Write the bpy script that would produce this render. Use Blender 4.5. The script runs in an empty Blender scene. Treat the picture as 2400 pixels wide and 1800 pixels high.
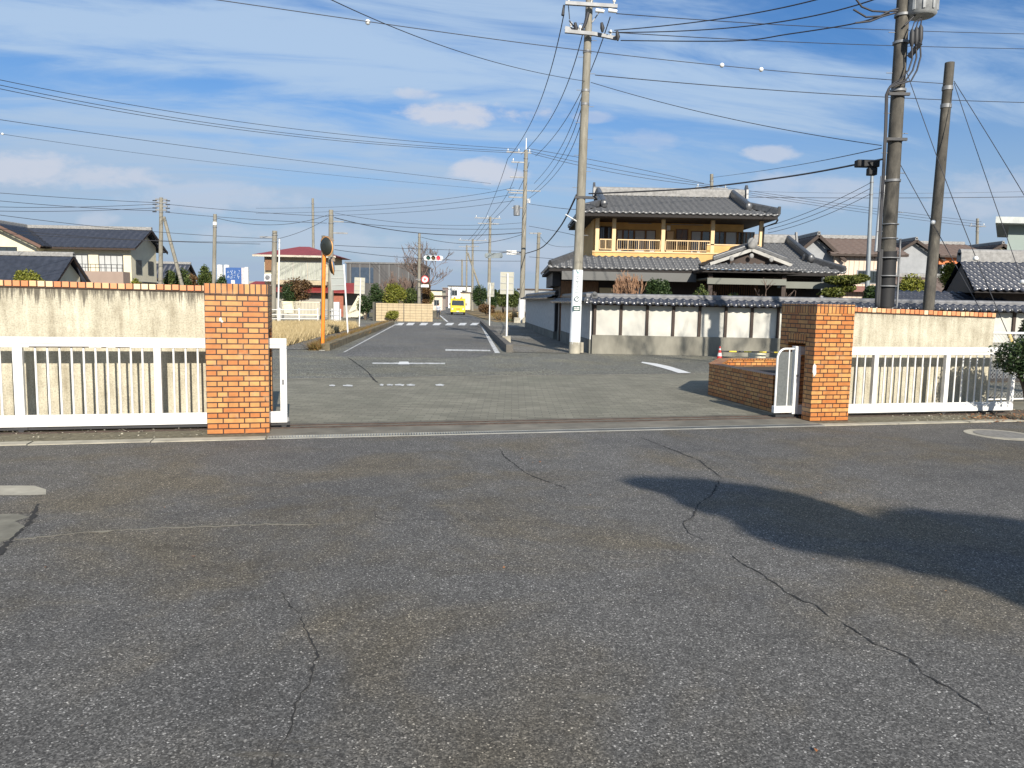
import bpy, math, random
import numpy as np
from mathutils import Vector, Matrix
rnd = random.Random(7)
PI = math.pi
C = bpy.context.scene.collection
scene = bpy.context.scene

# ------------------------------------------------------------------ camera
CAM_H = 1.6; FPX = 1803.0; PITCH = math.radians(6.1); ROLL = math.radians(1.1)
Fv = Vector((0, math.cos(PITCH), -math.sin(PITCH))); U0 = Vector((0, math.sin(PITCH), math.cos(PITCH))); R0 = Vector((1, 0, 0))
Rv = math.cos(ROLL)*R0 + math.sin(ROLL)*U0; Uv = -math.sin(ROLL)*R0 + math.cos(ROLL)*U0
cam = bpy.data.cameras.new('camera'); camo = bpy.data.objects.new('camera', cam); C.objects.link(camo)
M3 = Matrix((Rv, Uv, -Fv)).transposed(); camo.matrix_world = Matrix.Translation((0, 0, CAM_H)) @ M3.to_4x4()
cam.sensor_width = 36.0; cam.lens = 36.0*FPX/2400; cam.clip_end = 4000; cam.clip_start = 0.05
scene.camera = camo

# ------------------------------------------------------------------ light
SUN_AZ = math.radians(15.5); SUN_EL = math.radians(27)      # behind the camera, to its right
ts = Vector((math.sin(SUN_AZ)*math.cos(SUN_EL), -math.cos(SUN_AZ)*math.cos(SUN_EL), math.sin(SUN_EL)))
sun = bpy.data.lights.new('sun', 'SUN'); sun.energy = 5.0; sun.angle = math.radians(0.53); sun.color = (1.0, 0.93, 0.82)
so = bpy.data.objects.new('sun', sun); C.objects.link(so); so.rotation_euler = (-ts).to_track_quat('-Z', 'Y').to_euler(); so.location = (8, -20, 30)
scene.view_settings.view_transform = 'Standard'; scene.view_settings.look = 'None'
scene.view_settings.exposure = 0.5; scene.view_settings.gamma = 1.0
SKY_STRENGTH = 0.07
w = bpy.data.worlds.new('World'); scene.world = w; w.use_nodes = True
nt = w.node_tree; nt.nodes.clear()
def wn(t, **k):
    n = nt.nodes.new(t)
    for a, b in k.items(): setattr(n, a, b)
    return n
def wmath(op, a, b=None, c=None, clamp=False):
    n = wn('ShaderNodeMath', operation=op); n.use_clamp = clamp
    for i, v in enumerate((a, b, c)):
        if v is None: continue
        if isinstance(v, (int, float)): n.inputs[i].default_value = v
        else: nt.links.new(v, n.inputs[i])
    return n.outputs[0]
def wnoise(vec, scale, detail, rough, dist=0):
    n = wn('ShaderNodeTexNoise'); nt.links.new(vec, n.inputs['Vector']); n.inputs['Scale'].default_value = scale
    n.inputs['Detail'].default_value = detail; n.inputs['Roughness'].default_value = rough; n.inputs['Distortion'].default_value = dist
    return n.outputs['Fac']
def wsmooth(v, a, b):
    n = wn('ShaderNodeMapRange', interpolation_type='SMOOTHSTEP'); nt.links.new(v, n.inputs[0])
    n.inputs[1].default_value = a; n.inputs[2].default_value = b; return n.outputs[0]
sky = wn('ShaderNodeTexSky', sky_type='NISHITA'); sky.sun_disc = False; sky.sun_elevation = SUN_EL; sky.sun_rotation = math.radians(180-15.5)
sky.air_density = 1.0; sky.dust_density = 0.5; sky.ozone_density = 2.2
tc = wn('ShaderNodeTexCoord'); sp = wn('ShaderNodeSeparateXYZ'); nt.links.new(tc.outputs['Generated'], sp.inputs[0])
zz = wmath('MAXIMUM', sp.outputs[2], 0.0); den = wmath('ADD', zz, 0.16)
cx = wmath('DIVIDE', sp.outputs[0], den); cy = wmath('DIVIDE', sp.outputs[1], den)
rot = math.radians(-14)
sx_ = wmath('ADD', wmath('MULTIPLY', cx, math.cos(rot)), wmath('MULTIPLY', cy, -math.sin(rot)))
sy_ = wmath('ADD', wmath('MULTIPLY', cx, math.sin(rot)), wmath('MULTIPLY', cy, math.cos(rot)))
cb = wn('ShaderNodeCombineXYZ'); nt.links.new(wmath('MULTIPLY', sx_, 0.32), cb.inputs[0]); nt.links.new(wmath('MULTIPLY', sy_, 1.0), cb.inputs[1])
n1 = wnoise(cb.outputs[0], 1.25, 7, 0.55, 0.6)
n2 = wnoise(cb.outputs[0], 4.5, 8, 0.62, 0.9)
cirr = wmath('ADD', wmath('MULTIPLY', n1, 0.78), wmath('MULTIPLY', n2, 0.22))
leftb = wsmooth(wmath('DIVIDE', sp.outputs[0], wmath('MAXIMUM', sp.outputs[1], 0.05)), 0.7, -0.6)     # the thin cloud is thicker to the left
cirr = wmath('ADD', cirr, wmath('MULTIPLY', leftb, 0.07))
_ax = wmath('DIVIDE', sp.outputs[0], wmath('MAXIMUM', sp.outputs[1], 0.05)); _ay = wmath('DIVIDE', sp.outputs[2], wmath('MAXIMUM', sp.outputs[1], 0.05))
_t = wmath('ADD', _ay, wmath('MULTIPLY', _ax, 0.05)); _wob = wmath('MULTIPLY', wmath('SUBTRACT', n1, 0.5), 0.10); _t = wmath('ADD', _t, _wob)
def wgauss(v, c, s): return wmath('EXPONENT', wmath('MULTIPLY', wmath('POWER', wmath('ABSOLUTE', wmath('DIVIDE', wmath('SUBTRACT', v, c), s)), 2), -1.0))
cirr = wmath('ADD', cirr, wmath('MULTIPLY', wgauss(_t, 0.315, 0.055), 0.055)); cirr = wmath('SUBTRACT', cirr, wmath('MULTIPLY', wgauss(_t, 0.235, 0.022), 0.10))
cirr = wmath('ADD', cirr, wmath('MULTIPLY', wmath('SUBTRACT', n2, 0.5), 0.22)); cirr = wmath('ADD', cirr, wmath('MULTIPLY', wsmooth(_ax, 0.0, 0.3), 0.025))
cirr = wmath('MULTIPLY', wsmooth(cirr, 0.42, 0.64), 0.82)
# small cumulus puffs low in the sky, given as directions (x/y, z/y)
ax = wmath('DIVIDE', sp.outputs[0], wmath('MAXIMUM', sp.outputs[1], 0.05)); ay = wmath('DIVIDE', sp.outputs[2], wmath('MAXIMUM', sp.outputs[1], 0.05))
cb2 = wn('ShaderNodeCombineXYZ'); nt.links.new(ax, cb2.inputs[0]); nt.links.new(wmath('MULTIPLY', ay, 2.2), cb2.inputs[1])
n3 = wnoise(cb2.outputs[0], 11, 7, 0.6, 0.3)
n4 = wnoise(cb2.outputs[0], 30, 5, 0.6, 0.2)
puff = None
for (px, py, rx, ry, s) in [(1100, 285, 200, 34, 1.0), (1140, 408, 105, 36, 1.0), (970, 238, 60, 16, .7), (1790, 370, 75, 22, .75), (1490, 340, 90, 26, .35), (40, 405, 190, 45, .9), (250, 425, 190, 34, .75), (500, 470, 260, 40, .45), (1860, 455, 200, 45, .5), (2330, 460, 220, 60, .45), (240, 520, 70, 25, .5), (700, 560, 300, 36, .4), (1380, 290, 60, 16, .5), (1250, 600, 500, 50, .35)]:
    u0 = (px-1200)/FPX; v0 = (707-py + (px-1200)*0.0192)/FPX
    e = wmath('SUBTRACT', 1.0, wmath('ADD', wmath('POWER', wmath('ABSOLUTE', wmath('DIVIDE', wmath('SUBTRACT', ax, u0), rx/FPX)), 2), wmath('POWER', wmath('ABSOLUTE', wmath('DIVIDE', wmath('SUBTRACT', ay, v0), ry/FPX)), 2)))
    e = wmath('ADD', wmath('MULTIPLY', e, 0.8), wmath('MULTIPLY', wmath('SUBTRACT', n3, 0.5), 2.6))
    e = wmath('ADD', e, wmath('MULTIPLY', wmath('SUBTRACT', n4, 0.5), 0.7))
    e = wmath('MULTIPLY', wsmooth(e, 0.0, 0.75), s)
    puff = e if puff is None else wmath('MAXIMUM', puff, e)
def wmix(f, a, b):
    m = wn('ShaderNodeMix', data_type='RGBA')
    nt.links.new(f, m.inputs[0]) if not isinstance(f, (int, float)) else setattr(m.inputs[0], 'default_value', f)
    for v, i in ((a, 6), (b, 7)):
        if isinstance(v, tuple): m.inputs[i].default_value = v
        else: nt.links.new(v, m.inputs[i])
    return m.outputs[2]
hs = wn('ShaderNodeHueSaturation'); hs.inputs['Saturation'].default_value = 1.22; hs.inputs['Value'].default_value = 1.0
nt.links.new(sky.outputs[0], hs.inputs['Color'])
_g = wn('ShaderNodeMix', data_type='RGBA', blend_type='MULTIPLY'); _g.inputs[0].default_value = 1.0; nt.links.new(hs.outputs[0], _g.inputs[6]); _g.inputs[7].default_value = (.84, 1.0, 1.22, 1)
col = wmix(cirr, _g.outputs[2], (4.9, 6.4, 8.3, 1))
haze_f = wmath('MULTIPLY', wsmooth(sp.outputs[2], 0.30, 0.02), 0.88)
col = wmix(haze_f, col, (3.7, 4.7, 6.2, 1))
col = wmix(wmath('MULTIPLY', puff, 0.9), col, (6.3, 6.7, 7.7, 1))
bg = wn('ShaderNodeBackground'); nt.links.new(col, bg.inputs[0]); bg.inputs[1].default_value = SKY_STRENGTH
wo = wn('ShaderNodeOutputWorld'); nt.links.new(bg.outputs[0], wo.inputs[0])

# ------------------------------------------------------------------ measuring helpers
def ray(px, py): return Fv + Rv*((px-1200)/FPX) + Uv*((900-py)/FPX)
def G(px, py, z=0.0):                       # a point of the ground seen at that pixel of the survey photo
    d = ray(px, py); t = (z-CAM_H)/d.z; return Vector((d.x*t, d.y*t, z))
def P(px, py, Y):                           # a point at distance Y
    d = ray(px, py); t = Y/d.y; return Vector((d.x*t, Y, CAM_H+d.z*t))
TH = math.radians(14.1); E1 = Vector((math.cos(TH), math.sin(TH), 0)); E2 = Vector((-math.sin(TH), math.cos(TH), 0)); W0 = Vector((-2.86, 8.99, 0))
def WF(u, v, z=0): return W0 + E1*u + E2*v + Vector((0, 0, z))

# ------------------------------------------------------------------ materials
MATS = {}
class NT:
    def __init__(s, name):
        s.m = bpy.data.materials.new(name); s.m.use_nodes = True; s.t = s.m.node_tree; s.b = s.t.nodes['Principled BSDF']
    def n(s, t, **k):
        x = s.t.nodes.new(t)
        for a, b in k.items(): setattr(x, a, b)
        return x
    def l(s, a, b): s.t.links.new(a, b)
    def math(s, op, a, b=None, clamp=False):
        n = s.n('ShaderNodeMath', operation=op); n.use_clamp = clamp
        for i, v in enumerate((a, b)):
            if v is None: continue
            if isinstance(v, (int, float)): n.inputs[i].default_value = v
            else: s.l(v, n.inputs[i])
        return n.outputs[0]
    def pos(s, kind='Object', scale=(1, 1, 1)):
        tc = s.n('ShaderNodeTexCoord'); mp = s.n('ShaderNodeMapping'); mp.inputs['Scale'].default_value = scale
        s.l(tc.outputs[kind], mp.inputs[0]); return mp.outputs[0]
    def noise(s, vec, scale, detail=4, rough=.55, dist=0):
        n = s.n('ShaderNodeTexNoise'); s.l(vec, n.inputs['Vector']); n.inputs['Scale'].default_value = scale
        n.inputs['Detail'].default_value = detail; n.inputs['Roughness'].default_value = rough; n.inputs['Distortion'].default_value = dist
        return n.outputs['Fac']
    def ramp(s, f, stops):
        r = s.n('ShaderNodeValToRGB'); el = r.color_ramp.elements
        while len(el) < len(stops): el.new(0.5)
        for e, (p, c) in zip(el, stops): e.position = p; e.color = (c[0], c[1], c[2], 1) if isinstance(c, tuple) else (c, c, c, 1)
        s.l(f, r.inputs[0]); return r.outputs[0]
    def mix(s, f, a, b, blend='MIX'):
        m = s.n('ShaderNodeMix', data_type='RGBA', blend_type=blend)
        if isinstance(f, (int, float)): m.inputs[0].default_value = f
        else: s.l(f, m.inputs[0])
        for v, i in ((a, 6), (b, 7)):
            if isinstance(v, tuple): m.inputs[i].default_value = (v[0], v[1], v[2], 1)
            else: s.l(v, m.inputs[i])
        return m.outputs[2]
    def sstep(s, v, a, b):
        n = s.n('ShaderNodeMapRange', interpolation_type='SMOOTHSTEP'); s.l(v, n.inputs[0]); n.inputs[1].default_value = a; n.inputs[2].default_value = b; return n.outputs[0]
    def bump(s, h, strength=.3, dist=.01):
        b = s.n('ShaderNodeBump'); b.inputs['Strength'].default_value = strength; b.inputs['Distance'].default_value = dist
        s.l(h, b.inputs['Height']); s.l(b.outputs[0], s.b.inputs['Normal'])
    def col(s, c):
        if isinstance(c, tuple): s.b.inputs['Base Color'].default_value = (c[0], c[1], c[2], 1)
        else: s.l(c, s.b.inputs['Base Color'])
    def rough(s, r): s.b.inputs['Roughness'].default_value = r
def mat(name, color, rough=.7, metal=0, var=.18, scale=3.0, stretch=(1, 1, 1), bump=0, spec=None):
    """plain coloured material with a little uneven wear"""
    if name in MATS: return MATS[name]
    n = NT(name); p = n.pos('Object', stretch)
    f = n.noise(p, scale, 6, .6)
    lo = tuple(max(0, c*(1-var)) for c in color); hi = tuple(min(1, c*(1+var)) for c in color)
    n.col(n.ramp(f, [(.3, lo), (.7, hi)])); n.rough(rough); n.b.inputs['Metallic'].default_value = metal
    if spec is not None: n.b.inputs['Specular IOR Level'].default_value = spec
    if bump: n.bump(n.noise(p, scale*12, 4, .6), bump, .01)
    MATS[name] = n.m; return n.m

def m_asphalt(name, base, speck=170, stain=(.085, .07, .05), stainamt=.5, tint=(1, 1, 1), specks=True):
    n = NT(name); p = n.pos('Object')
    v = n.n('ShaderNodeTexVoronoi'); v.inputs['Scale'].default_value = speck; n.l(p, v.inputs['Vector'])
    sp_ = n.n('ShaderNodeSeparateColor'); n.l(v.outputs['Color'], sp_.inputs[0])
    b = base
    g = n.ramp(sp_.outputs[0], [(0.0, b*.42), (.35, b*.75), (.7, b*1.2), (.92, b*1.8), (.98, b*2.7), (1.0, min(.6, b*5.2))] if specks else [(0, b*.75), (.6, b), (1, b*1.5)])
    g = n.mix(1.0, g, tint, 'MULTIPLY')
    big = n.noise(p, .55, 8, .62, .4); mid = n.noise(p, 3.2, 6, .65)
    g = n.mix(n.math('MULTIPLY', n.sstep(big, .44, .64), stainamt), g, tuple(x/base*1.0 for x in stain), 'MULTIPLY')
    g = n.mix(n.math('MULTIPLY', n.sstep(n.noise(n.pos('Object', (1, 1.6, 1)), .42, 7, .6, .5), .50, .68), stainamt*.7), g, (.72, .74, .80), 'MULTIPLY')
    sc = n.noise(n.pos('Object', (.55, 2.4, 1)), 1.1, 7, .7, .3); g = n.mix(n.math('MULTIPLY', n.sstep(sc, .60, .72), .38), g, tuple(x*1.7 for x in stain))
    g = n.mix(1.0, g, n.ramp(mid, [(.25, .80), (.75, 1.18)]), 'MULTIPLY')
    g = n.mix(1.0, g, n.ramp(n.noise(p, .18, 4, .5), [(.3, .78), (.7, 1.18)]), 'MULTIPLY')
    n.col(g); n.rough(.88); n.b.inputs['Specular IOR Level'].default_value = .35
    n.bump(sp_.outputs[1], .5, .004)
    return n.m
M_YARD = m_asphalt('yard_asphalt', .101, 150, (.110, .096, .070), .75, (1.05, 1.0, .92))
M_STREET = m_asphalt('street_asphalt', .135, 60, (.19, .178, .145), .5, (1.02, 1, .84))
M_ROAD = m_asphalt('road_asphalt', .115, 60, (.15, .14, .12), .45, (1.03, 1, .93))
M_WALK = m_asphalt('footway_asphalt', .15, 50, (.14, .125, .09), .5, (1.04, .99, .88))
def m_paver():
    n = NT('pavers'); p = n.pos('Object')
    br = n.n('ShaderNodeTexBrick'); n.l(p, br.inputs[0]); br.inputs['Scale'].default_value = 1; br.inputs['Brick Width'].default_value = .22; br.inputs['Row Height'].default_value = .11; br.inputs['Mortar Size'].default_value = .006
    br.inputs['Color1'].default_value = (.165, .155, .115, 1); br.inputs['Color2'].default_value = (.225, .21, .16, 1); br.inputs['Mortar'].default_value = (.115, .11, .082, 1)
    g = n.mix(1.0, br.outputs[0], n.ramp(n.noise(p, 1.1, 8, .65), [(.25, .74), (.75, 1.22)]), 'MULTIPLY')
    g = n.mix(n.math('MULTIPLY', n.sstep(n.noise(p, .5, 5, .6, .5), .5, .7), .4), g, (.14, .14, .10))
    n.col(g); n.rough(.9); n.bump(br.outputs['Fac'], -.4, .006); return n.m
M_PAVER = m_paver()
def m_brick(name, w_, h_, squash, c1, c2, mort, vertical=False):
    n = NT(name); tc_ = n.n('ShaderNodeTexCoord'); mp = n.n('ShaderNodeMapping'); n.l(tc_.outputs['UV'], mp.inputs[0])
    if vertical: mp.inputs['Rotation'].default_value = (0, 0, PI/2)
    br = n.n('ShaderNodeTexBrick'); br.offset = .25 if not vertical else 0.0; br.offset_frequency = 2; br.squash = squash; br.squash_frequency = 2
    n.l(mp.outputs[0], br.inputs[0]); br.inputs['Scale'].default_value = 1; br.inputs['Brick Width'].default_value = w_; br.inputs['Row Height'].default_value = h_
    br.inputs['Mortar Size'].default_value = .0078; br.inputs['Mortar Smooth'].default_value = .2; br.inputs['Bias'].default_value = -.1
    br.inputs['Color1'].default_value = (*c1, 1); br.inputs['Color2'].default_value = (*c2, 1); br.inputs['Mortar'].default_value = (*mort, 1)
    p = n.pos('UV')
    g = n.mix(1.0, br.outputs[0], n.ramp(n.noise(p, 9, 5, .6), [(.25, .72), (.75, 1.2)]), 'MULTIPLY')
    g = n.mix(n.math('MULTIPLY', n.sstep(n.noise(p, 7, 3, .6), .60, .70), .45), g, (.26, .17, .13))
    g = n.mix(n.math('MULTIPLY', n.sstep(n.noise(p, 3.4, 5, .6), .56, .72), .35), g, (.56, .36, .19))
    n.col(g); n.rough(.42); n.bump(br.outputs['Fac'], -.7, .006); return n.m
BO1 = (.43, .150, .038); BO2 = (.55, .30, .10); BMORT = (.040, .016, .010)
M_BRICK = m_brick('orange_brick_tile', .118, .062, 2.0, BO1, BO2, BMORT)
M_SOLD = m_brick('soldier_brick_tile', .125, .062, 1.0, BO1, BO2, BMORT, True)
M_CAPB = m_brick('cap_brick_tile', .085, .075, 1.0, (.58, .20, .07), (.75, .45, .24), BMORT, True)
def m_plaster():
    n = NT('weathered_cream_wall'); p = n.pos('Object'); ps = n.pos('Object', (9, 9, .8))
    f = n.noise(p, 3, 8, .7); s = n.noise(ps, 1.2, 6, .6)
    g = n.ramp(n.math('ADD', n.math('MULTIPLY', f, .5), n.math('MULTIPLY', s, .5)), [(.36, (.27, .235, .165)), (.47, (.40, .365, .275)), (.57, (.50, .46, .355)), (.66, (.62, .58, .46))])
    fine = n.noise(p, 55, 3, .7); g = n.mix(1.0, g, n.ramp(fine, [(.35, .72), (.55, 1.06)]), 'MULTIPLY')
    # dark mould running down from under the coping
    tc_ = n.n('ShaderNodeTexCoord'); sx = n.n('ShaderNodeSeparateXYZ'); n.l(tc_.outputs['Object'], sx.inputs[0])
    drip = n.noise(n.pos('Object', (14, 14, .9)), 1.3, 5, .75)
    d = n.math('ADD', n.math('MULTIPLY', n.math('SUBTRACT', sx.outputs[2], 1.50), 3.0), n.math('MULTIPLY', n.math('SUBTRACT', drip, .5), 3.2))
    g = n.mix(n.math('MULTIPLY', n.sstep(d, .02, .5), .85), g, (.06, .052, .04))
    spots = n.noise(p, 28, 2, .5); g = n.mix(n.math('MULTIPLY', n.sstep(spots, .70, .76), .5), g, (.16, .13, .09))
    n.col(g); n.rough(.92); n.bump(n.noise(p, 40, 4, .7), .5, .008); return n.m
M_PLASTER = m_plaster()
def m_concpole():
    n = NT('pole_concrete'); p = n.pos('Object', (1, 1, .35)); f = n.noise(p, 5, 7, .65); q = n.noise(n.pos('Object', (8, 8, .4)), 3, 4, .6)
    g = n.ramp(n.math('ADD', n.math('MULTIPLY', f, .6), n.math('MULTIPLY', q, .4)), [(.3, (.13, .118, .09)), (.55, (.245, .228, .185)), (.75, (.36, .335, .28))])
    n.col(g); n.rough(.85); return n.m
M_POLE = m_concpole()
def m_darkpole():
    n = NT('weathered_dark_concrete'); f = n.noise(n.pos('Object', (1.5, 1.5, .5)), 4, 7, .7)
    n.col(n.ramp(f, [(.3, (.035, .032, .027)), (.55, (.085, .077, .063)), (.75, (.17, .155, .125))])); n.rough(.85); return n.m
M_DPOLE = m_darkpole()
M_WIRE = mat('wire_black', (.03, .03, .035), .6, 0, .1)
M_STEEL = mat('galvanised_steel', (.21, .215, .22), .55, .25, .25)
M_DARK = mat('dark_metal', (.03, .03, .032), .6)
M_WHITE = mat('white_enamel', (.70, .695, .67), .4, 0, .12, 3, (1, 1, 4))
M_INS = mat('porcelain', (.75, .75, .72), .3)
M_RUST = mat('rusty_steel', (.055, .038, .03), .8, 0, .4, 8)
M_TILE = mat('grey_roof_tile', (.066, .068, .072), .36, 0, .35, 9, (1, 1, 1), 0, .6)
M_TILE2 = mat('dark_blue_roof_tile', (.030, .034, .047), .25, 0, .25, 4, (1, 1, 1), 0, .6)
M_RIDGE = mat('pale_ridge_mortar', (.24, .235, .225), .7, 0, .3, 8)
M_BROOF = mat('brown_roof', (.075, .048, .038), .6, 0, .2, 4)
M_REDROOF = mat('red_metal_roof', (.22, .032, .03), .5, 0, .15, 2)
M_OCHRE = mat('ochre_wall', (.58, .36, .13), .8, 0, .12, 2)
M_OCHREP = mat('pale_ochre_post', (.66, .47, .25), .6, 0, .12, 3)
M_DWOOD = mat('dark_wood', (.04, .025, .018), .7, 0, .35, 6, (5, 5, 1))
M_BWOOD = mat('brown_wood', (.20, .10, .045), .7, 0, .3, 6, (5, 5, 1))
M_CREAM = mat('cream_render', (.66, .60, .44), .85, 0, .08, 1.5)
M_PINKW = mat('beige_siding', (.62, .50, .40), .8, 0, .08, 2)
M_GREYW = mat('grey_render', (.28, .29, .30), .85, 0, .12, 2)
M_GLASS = mat('window_glass', (.035, .045, .05), .08, 0, .2, 1, (1, 1, 1), 0, .8)
M_CURT = mat('curtain_white', (.44, .45, .44), .8, 0, .12, 6, (6, 1, .5))
M_CONC = mat('concrete', (.30, .29, .26), .9, 0, .25, 4, (1, 1, 1), .3)
M_CONCL = mat('pale_concrete', (.34, .315, .25), .9, 0, .32, 3, (1, 1, 1), .3)
M_PAINT = None
def m_leaf(name, c1, c2, c3):
    n = NT(name); g = n.n('ShaderNodeNewGeometry')
    n.col(n.ramp(g.outputs['Random Per Island'], [(0, c1), (.55, c2), (1, c3)])); n.rough(.55)
    n.b.inputs['Specular IOR Level'].default_value = .3
    return n.m
L_DARK = m_leaf('leaf_dark_green', (.012, .026, .008), (.03, .055, .016), (.06, .09, .03))
L_MID = m_leaf('leaf_green', (.025, .042, .012), (.06, .085, .02), (.11, .13, .035))
L_YEL = m_leaf('leaf_yellow_green', (.07, .085, .012), (.17, .18, .025), (.27, .26, .05))
L_PINE = m_leaf('pine_needles', (.035, .05, .010), (.085, .10, .018), (.15, .15, .03))
L_BROWN = m_leaf('leaf_red_brown', (.045, .025, .012), (.11, .06, .025), (.16, .10, .04))
L_DRY = m_leaf('dry_grass_blade', (.28, .21, .10), (.46, .36, .19), (.58, .47, .27))
L_WEED = m_leaf('weed_blade', (.10, .06, .02), (.22, .13, .05), (.14, .13, .04))
L_FALL = m_leaf('fallen_leaf', (.18, .06, .02), (.30, .13, .05), (.40, .22, .10))
M_BARK = mat('bark', (.10, .075, .055), .9, 0, .3, 6, (1, 1, .3))
M_TWIG = mat('bare_twigs', (.17, .12, .095), .9)
M_TWIGR = mat('reddish_twigs', (.34, .20, .12), .9)

# ------------------------------------------------------------------ mesh builder
class MB:
    def __init__(s): s.v = []; s.f = []; s.sm = []
    def add(s, vs, fs, smooth=False):
        o = len(s.v); s.v += [tuple(v) for v in vs]; s.f += [tuple(i+o for i in f) for f in fs]; s.sm += [smooth]*len(fs); return s
    def box(s, x0, x1, y0, y1, z0, z1):
        return s.add([(x0, y0, z0), (x1, y0, z0), (x1, y1, z0), (x0, y1, z0), (x0, y0, z1), (x1, y0, z1), (x1, y1, z1), (x0, y1, z1)],
                     [(0, 3, 2, 1), (4, 5, 6, 7), (0, 1, 5, 4), (1, 2, 6, 5), (2, 3, 7, 6), (3, 0, 4, 7)])
    def obox(s, a, b, wx, wz, up=(0, 0, 1)):
        """bar from a to b, section wx (sideways) by wz (up)"""
        a = Vector(a); b = Vector(b); d = (b-a).normalized(); sd = d.cross(Vector(up)); sd = sd.normalized() if sd.length > 1e-4 else Vector((1, 0, 0)); up_ = sd.cross(d)
        vs = [q + sd*i*wx/2 + up_*j*wz/2 for q in (a, b) for i, j in ((-1, -1), (1, -1), (1, 1), (-1, 1))]
        return s.add(vs, [(0, 3, 2, 1), (4, 5, 6, 7), (0, 1, 5, 4), (1, 2, 6, 5), (2, 3, 7, 6), (3, 0, 4, 7)])
    def tube(s, pts, rs, n=8, caps=True, smooth=True):
        pts = [Vector(p) for p in pts]; rs = rs if isinstance(rs, (list, tuple)) else [rs]*len(pts); vs = []; fs = []
        prev = None
        for i, p in enumerate(pts):
            d = (pts[min(i+1, len(pts)-1)]-pts[max(i-1, 0)]).normalized()
            if prev is None:
                a = d.cross(Vector((0, 0, 1)));  a = a.normalized() if a.length > 1e-3 else Vector((1, 0, 0))
            else:
                a = prev - d*prev.dot(d); a = a.normalized() if a.length > 1e-4 else prev
            prev = a; b = d.cross(a)
            vs += [p + (a*math.cos(2*PI*k/n) + b*math.sin(2*PI*k/n))*rs[i] for k in range(n)]
            if i: fs += [((i-1)*n+k, (i-1)*n+(k+1) % n, i*n+(k+1) % n, i*n+k) for k in range(n)]
        s.add(vs, fs, smooth)
        if caps: s.add(vs[:n], [tuple(reversed(range(n)))]); s.add(vs[-n:], [tuple(range(n))])
        return s
    def poly(s, pts): return s.add(pts, [tuple(range(len(pts)))])
    def prism(s, pts, d):
        """polygon pts swept by vector d"""
        pts = [Vector(p) for p in pts]; d = Vector(d); n = len(pts); vs = pts + [p+d for p in pts]
        return s.add(vs, [tuple(range(n)), tuple(reversed(range(n, 2*n)))] + [(i, i+n, (i+1) % n+n, (i+1) % n) for i in range(n)])
    def ell(s, c, r, nu=12, nv=8, jitter=0, rr=rnd):
        c = Vector(c); r = r if isinstance(r, (tuple, list)) else (r, r, r); vs = [c+Vector((0, 0, -r[2]))]; fs = []
        for j in range(1, nv):
            t = PI*j/nv-PI/2
            for i in range(nu):
                a = 2*PI*i/nu; k = 1+rr.uniform(-jitter, jitter)
                vs.append(c+Vector((math.cos(a)*math.cos(t)*r[0]*k, math.sin(a)*math.cos(t)*r[1]*k, math.sin(t)*r[2]*k)))
        vs.append(c+Vector((0, 0, r[2])))
        for i in range(nu):
            fs.append((0, 1+(i+1) % nu, 1+i)); fs.append((len(vs)-1, 1+(nv-2)*nu+i, 1+(nv-2)*nu+(i+1) % nu))
            for j in range(nv-2): fs.append((1+j*nu+i, 1+j*nu+(i+1) % nu, 1+(j+1)*nu+(i+1) % nu, 1+(j+1)*nu+i))
        return s.add(vs, fs, True)
    def build(s, name, m, parent=None, bevel=0, **tags):
        me = bpy.data.meshes.new(name); me.from_pydata(s.v, [], s.f); me.update()
        me.polygons.foreach_set('use_smooth', s.sm)
        uvl = me.uv_layers.new(name='UVMap'); co = np.empty(len(me.vertices)*3, 'f'); me.vertices.foreach_get('co', co); co = co.reshape(-1, 3)
        li = np.empty(len(me.loops), 'i'); me.loops.foreach_get('vertex_index', li); nr = np.empty(len(me.polygons)*3, 'f'); me.polygons.foreach_get('normal', nr); nr = np.abs(nr.reshape(-1, 3))
        lt = np.empty(len(me.polygons), 'i'); me.polygons.foreach_get('loop_total', lt)
        ax = np.repeat(np.argmax(nr, 1), lt); cc = co[li]
        uv = np.where((ax == 0)[:, None], cc[:, [1, 2]], np.where((ax == 1)[:, None], cc[:, [0, 2]], cc[:, [0, 1]]))
        uvl.data.foreach_set('uv', uv.astype('f').ravel())
        if m: me.materials.append(m)
        o = bpy.data.objects.new(name, me); C.objects.link(o)
        if parent: o.parent = parent
        if bevel:
            b = o.modifiers.new('bevel', 'BEVEL'); b.width = bevel; b.segments = 2; b.limit_method = 'ANGLE'
        for k, t in tags.items(): o[k] = t
        return o
def thing(name, label, cat, loc=(0, 0, 0), rz=0, group=None):
    o = bpy.data.objects.new(name, None); C.objects.link(o); o.location = loc; o.rotation_euler = (0, 0, rz); o.empty_display_size = .2
    o['label'] = label; o['category'] = cat
    if group: o['group'] = group
    return o
def sheet(name, pts, z, m, parent=None, sub=0, **k):
    return MB().poly([(p[0], p[1], z) for p in pts]).build(name, m, parent, **(k or {'kind': 'structure'}))
def dup(root, loc, rz=0, label=None, group=None):
    r = root.copy(); C.objects.link(r); r.location = loc; r.rotation_euler = (0, 0, rz)
    if label: r['label'] = label
    if group: r['group'] = group
    for ch in list(root.children):
        c = ch.copy(); C.objects.link(c); c.parent = r
        for g in list(ch.children):
            d = g.copy(); C.objects.link(d); d.parent = c
    return r
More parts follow.
